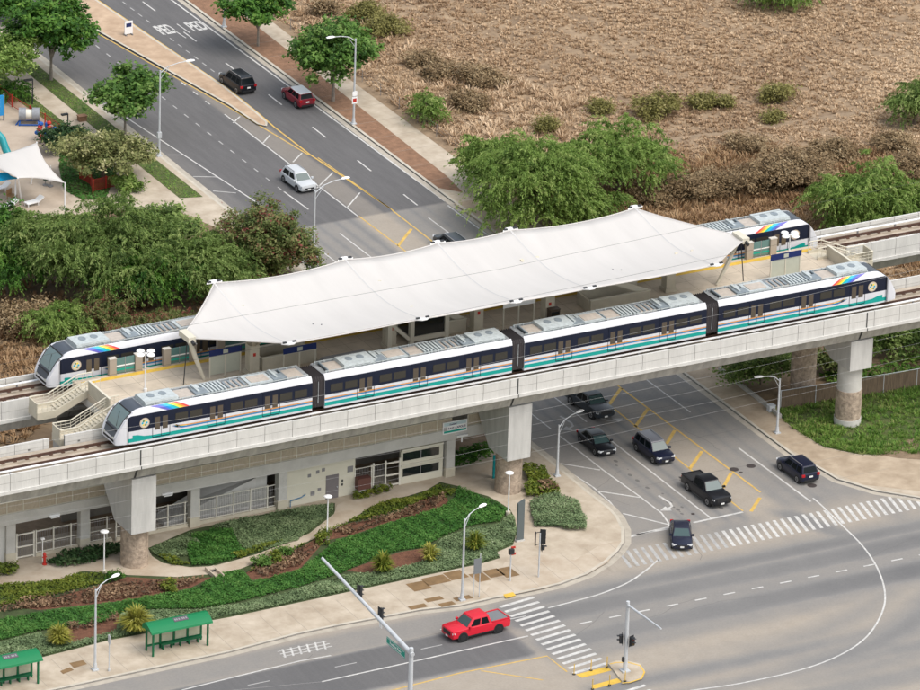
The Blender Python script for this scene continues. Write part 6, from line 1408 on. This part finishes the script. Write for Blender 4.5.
# ================================================================== PLAYGROUND
def fence_red(pts, label, h=1.25, solid=False):
    t = thing('metal_fence', label, 'fence', (pts[0][0], pts[0][1], .12)); ox, oy = pts[0]
    for (ax, ay), (cx, cy) in zip(pts, pts[1:]):
        L_ = math.hypot(cx-ax, cy-ay); n = max(1, int(L_/1.9))
        for i in range(n):
            u0, u1 = i/n, (i+1)/n; a = (ax+(cx-ax)*u0-ox, ay+(cy-ay)*u0-oy); b_ = (ax+(cx-ax)*u1-ox, ay+(cy-ay)*u1-oy)
            q = MB(); q.cyl((*a, 0), (*a, h+.1), .06, n=6); q.build('fence_post', M['red'], t)
            q = MB()
            for z in (.15, h-.05): q.bar((*a, z), (*b_, z), .05)
            m_ = int(L_/n/(.09 if solid else .15))
            for k in range(1, m_): u = k/m_; q.bar((a[0]+(b_[0]-a[0])*u, a[1]+(b_[1]-a[1])*u, .15), (a[0]+(b_[0]-a[0])*u, a[1]+(b_[1]-a[1])*u, h), .035 if solid else .02)
            q.build('fence_panel', mat('red_rail', (.28,.035,.02), .6), t)
fence_red(GL([(-6,92),(0,97),(12,107),(30,118),(45,126),(60,136)], .12), 'long dark red metal fence along the playground')
fence_red(GL([(80,179),(91,186),(93,196)], .12), 'bright red slatted screen at the edge of the playground lawn', 1.3, True)
fence_red(GL([(93,192),(106,189),(118,187)], .12), 'dark red slatted screen below the cream blossom tree', 1.3, True)
# shade sails
def sail(corners, sag, m, label, masts, name='shade_sail'):
    t = thing(name, label, 'shade sail', (0, 0, 0)); n = 12; C_ = [Vector(c) for c in corners]; rings = []
    for i in range(n+1):
        u = i/n; rg = []
        for k in range(n+1):
            v = k/n; p = C_[0]*(1-u)*(1-v)+C_[1]*u*(1-v)+C_[2]*u*v+C_[3]*(1-u)*v; c_ = (C_[0]+C_[1]+C_[2]+C_[3])/4
            e = 1-(4*u*(1-u)*4*v*(1-v)); pull = (4*u*(1-u) if v in (0, 1) else 0)+(4*v*(1-v) if u in (0, 1) else 0)
            edge = max(abs(2*u-1)**6*4*v*(1-v), abs(2*v-1)**6*4*u*(1-u)); p = p+(c_-p)*.15*edge; rg.append(tuple(p-Vector((0, 0, sag*(1-e)))))
        rings.append(rg)
    q = MB(); q.loft(rings, False, False, 0); o = q.build('fabric', m, t, smooth=60); sm = o.modifiers.new('thickness', 'SOLIDIFY'); sm.thickness = .03
    for a, b_ in masts: q = MB(); q.cyl(a, b_, .09, .07, 8); q.build('mast', M['white'], t)
sx, sy = G(21.5, 201, .12)
def at(px, py, z): a = G(px, py, z); return (a[0], a[1], z)
c0, c1, c2, c3 = at(36.8,142.5,4.6), at(65,183,2.9), at(18,178,3.6), at(-34,160,3.4)
sail([c0, c1, c2, c3], -.35, M['canvas'], 'white shade sail with upswept corner over the playground', [((c1[0],c1[1],.1), (c1[0],c1[1],2.95)), ((c0[0]-.3,c0[1]+.6,.1), (c0[0],c0[1],4.65)), ((sx,sy,.1), (c2[0],c2[1],3.6))])
b0, b1, b2, b3 = at(-20,172,3.0), at(8,172,3.0), at(18.5,178.5,2.6), at(-20,186,2.6)
sail([b0, b1, b2, b3], .15, mat('blue_fabric', (.0, .30, .55), .7), 'bright blue shade canopy below the white sail', [((b2[0]-.3,b2[1],.1), (b2[0]-.3,b2[1],2.6))])
gx, gy, gz = gnd(29, 124); t = thing('climbing_drum', 'grey drum climber with cream band on blue legs', 'play equipment', (gx, gy, gz), R(-25)); t.scale = (.68, .68, .68); q = MB(); q.cyl((-1.5,0,1.55), (-.45,0,1.55), .95, n=18); q.cyl((.45,0,1.55), (1.5,0,1.55), .95, n=18); q.build('drum', mat('drum_grey', (.24,.25,.27), .5, .2, 4), t, smooth=40); q = MB(); q.cyl((-.45,0,1.55), (.45,0,1.55), .7, n=18); q.build('drum_band', M['offwhite'], t, smooth=40)
q = MB(); 
for s in (-1, 1):
    for y in (-.9, .9): q.bar((s*1.4, y, 0), (s*1.2, 0, 1.3), .16)
    q.bar((-1.5, s*.9, .2), (1.5, s*.9, .2), .16); q.bar((s*1.9, -.6, 0), (s*1.2, .3, .7), .14)
q.build('frame', mat('play_blue', (.01,.09,.36), .4), t)
gx, gy, gz = gnd(46, 141); t = thing('climbing_ball', 'red and blue ball shaped climbing frame', 'play equipment', (gx, gy, gz)); q = MB()
for i in range(16):
    a = R(137.5*i); z = 1-2*(i+.5)/16; rr = math.sqrt(1-z*z)*.9; q.lathe([(.02,-.24),(.2,-.14),(.27,0),(.2,.14),(.02,.24)], (rr*math.cos(a), rr*math.sin(a), 1.05+z*.85), 8, i % 2)
q.cyl((0,0,0), (0,0,1.9), .12, n=8, m=1); q.build('frame', [M['red'], mat('play_blue', (.01,.09,.36), .4)], t)
gx, gy, gz = gnd(1, 121); t = thing('play_wall', 'tall blue and white play panel at the left edge', 'play equipment', (gx, gy, gz)); q = MB(); q.box(-1.0,.25,-.1,.1,.6,2.7,0); q.box(-.9,-.2,-.115,-.1,.8,2.4,1); q.build('panel', [mat('play_light_blue', (.02,.24,.55), .5), M['white']], t); q = MB(); q.cyl((.3,0,0), (.3,0,2.9), .08, n=8); q.cyl((-1,0,0), (-1,0,2.9), .08, n=8); q.build('post', M['grey'], t)
gx, gy, gz = gnd(6, 160); t = thing('play_slide', 'teal spiral slide at the left edge', 'play equipment', (gx, gy, gz)); q = MB(); q.tube([(-1.2,1.2,2.7), (-.6,.9,2.6), (-.2,.5,2.1), (-.1,0,1.3), (.1,-.4,.6), (.2,-.8,.3)], .38, 10); q.build('chute', mat('slide_teal', (.01,.25,.28), .35), t, smooth=60); q = MB(); q.cyl((-1.2,1.0,0), (-1.2,1.0,2.9), .08, n=6); q.cyl((-.3,1.1,0), (-.3,1.1,2.4), .08, n=6); q.build('post', M['grey'], t)
def lounger(px, py, rz, label):
    t = thing('sun_lounger', label, 'sun lounger', gnd(px, py), rz, 'white sun loungers'); q = MB(); q.box(-.95,.35,-.36,.36,.32,.42); q.build('bed', M['white'], t); q = MB(); q.loft([[(.35,-.36,.32),(.35,.36,.32),(.35,.36,.42),(.35,-.36,.42)],[(.95,-.36,.7),(.95,.36,.7),(.92,.36,.8),(.92,-.36,.8)]]); q.build('backrest', M['white'], t)
    for a in (-.85, .3):
        for b_ in (-.3, .3): q = MB(); q.box(a-.03,a+.03,b_-.03,b_+.03,0,.32); q.build('leg', M['white'], t)
lounger(34, 205, R(10), 'white sun lounger nearest the thicket, by the sail mast'); lounger(9, 208, R(10), 'white sun lounger at the left beside the brown chair'); lounger(1, 191, R(10), 'white sun lounger at the left edge under the blue canopy')
gx, gy, gz = gnd(12, 199.5); t = thing('wooden_chair', 'brown wooden chair between the white loungers', 'chair', (gx, gy, gz), R(30)); wd_ = mat('chair_wood', (.30,.17,.08), .6); q = MB(); q.box(-.4,.4,-.35,.35,.38,.46); q.build('seat', wd_, t); q = MB(); q.box(-.4,.4,.3,.38,.46,1.0); q.build('backrest', wd_, t)
for a in (-.36,.36):
    for b_ in (-.3,.3): q = MB(); q.box(a-.03,a+.03,b_-.03,b_+.03,0,.38); q.build('leg', wd_, t)
for px, py, mm, lb in ((45.5,185.5,mat('umbrella_green', (.03,.055,.04), .8),'closed dark green parasol right of the white sail'), (50.5,186.5,M['white'],'closed white parasol beside the dark green one')):
    t = thing('closed_parasol', lb, 'parasol', gnd(px, py)); q = MB(); q.lathe([(.04,.5),(.26,.6),(.2,1.2),(.1,1.9),(.02,2.2)], (0,0,0), 10); q.build('canopy', mm, t, smooth=60); q = MB(); q.cyl((0,0,0), (0,0,.6), .04, n=6); q.cyl((0,0,0), (0,0,.1), .28, n=10); q.build('base', M['grey'], t)
gx, gy, gz = gnd(82, 120.5); t = thing('utility_box', 'small brown box on the verge kerb', 'box', (gx, gy, gz)); q = MB(); q.box(-.4,.4,-.3,.3,0,.5); q.box(-.44,.44,-.34,.34,.5,.56); q.build('body', M['brownmulch'], t)
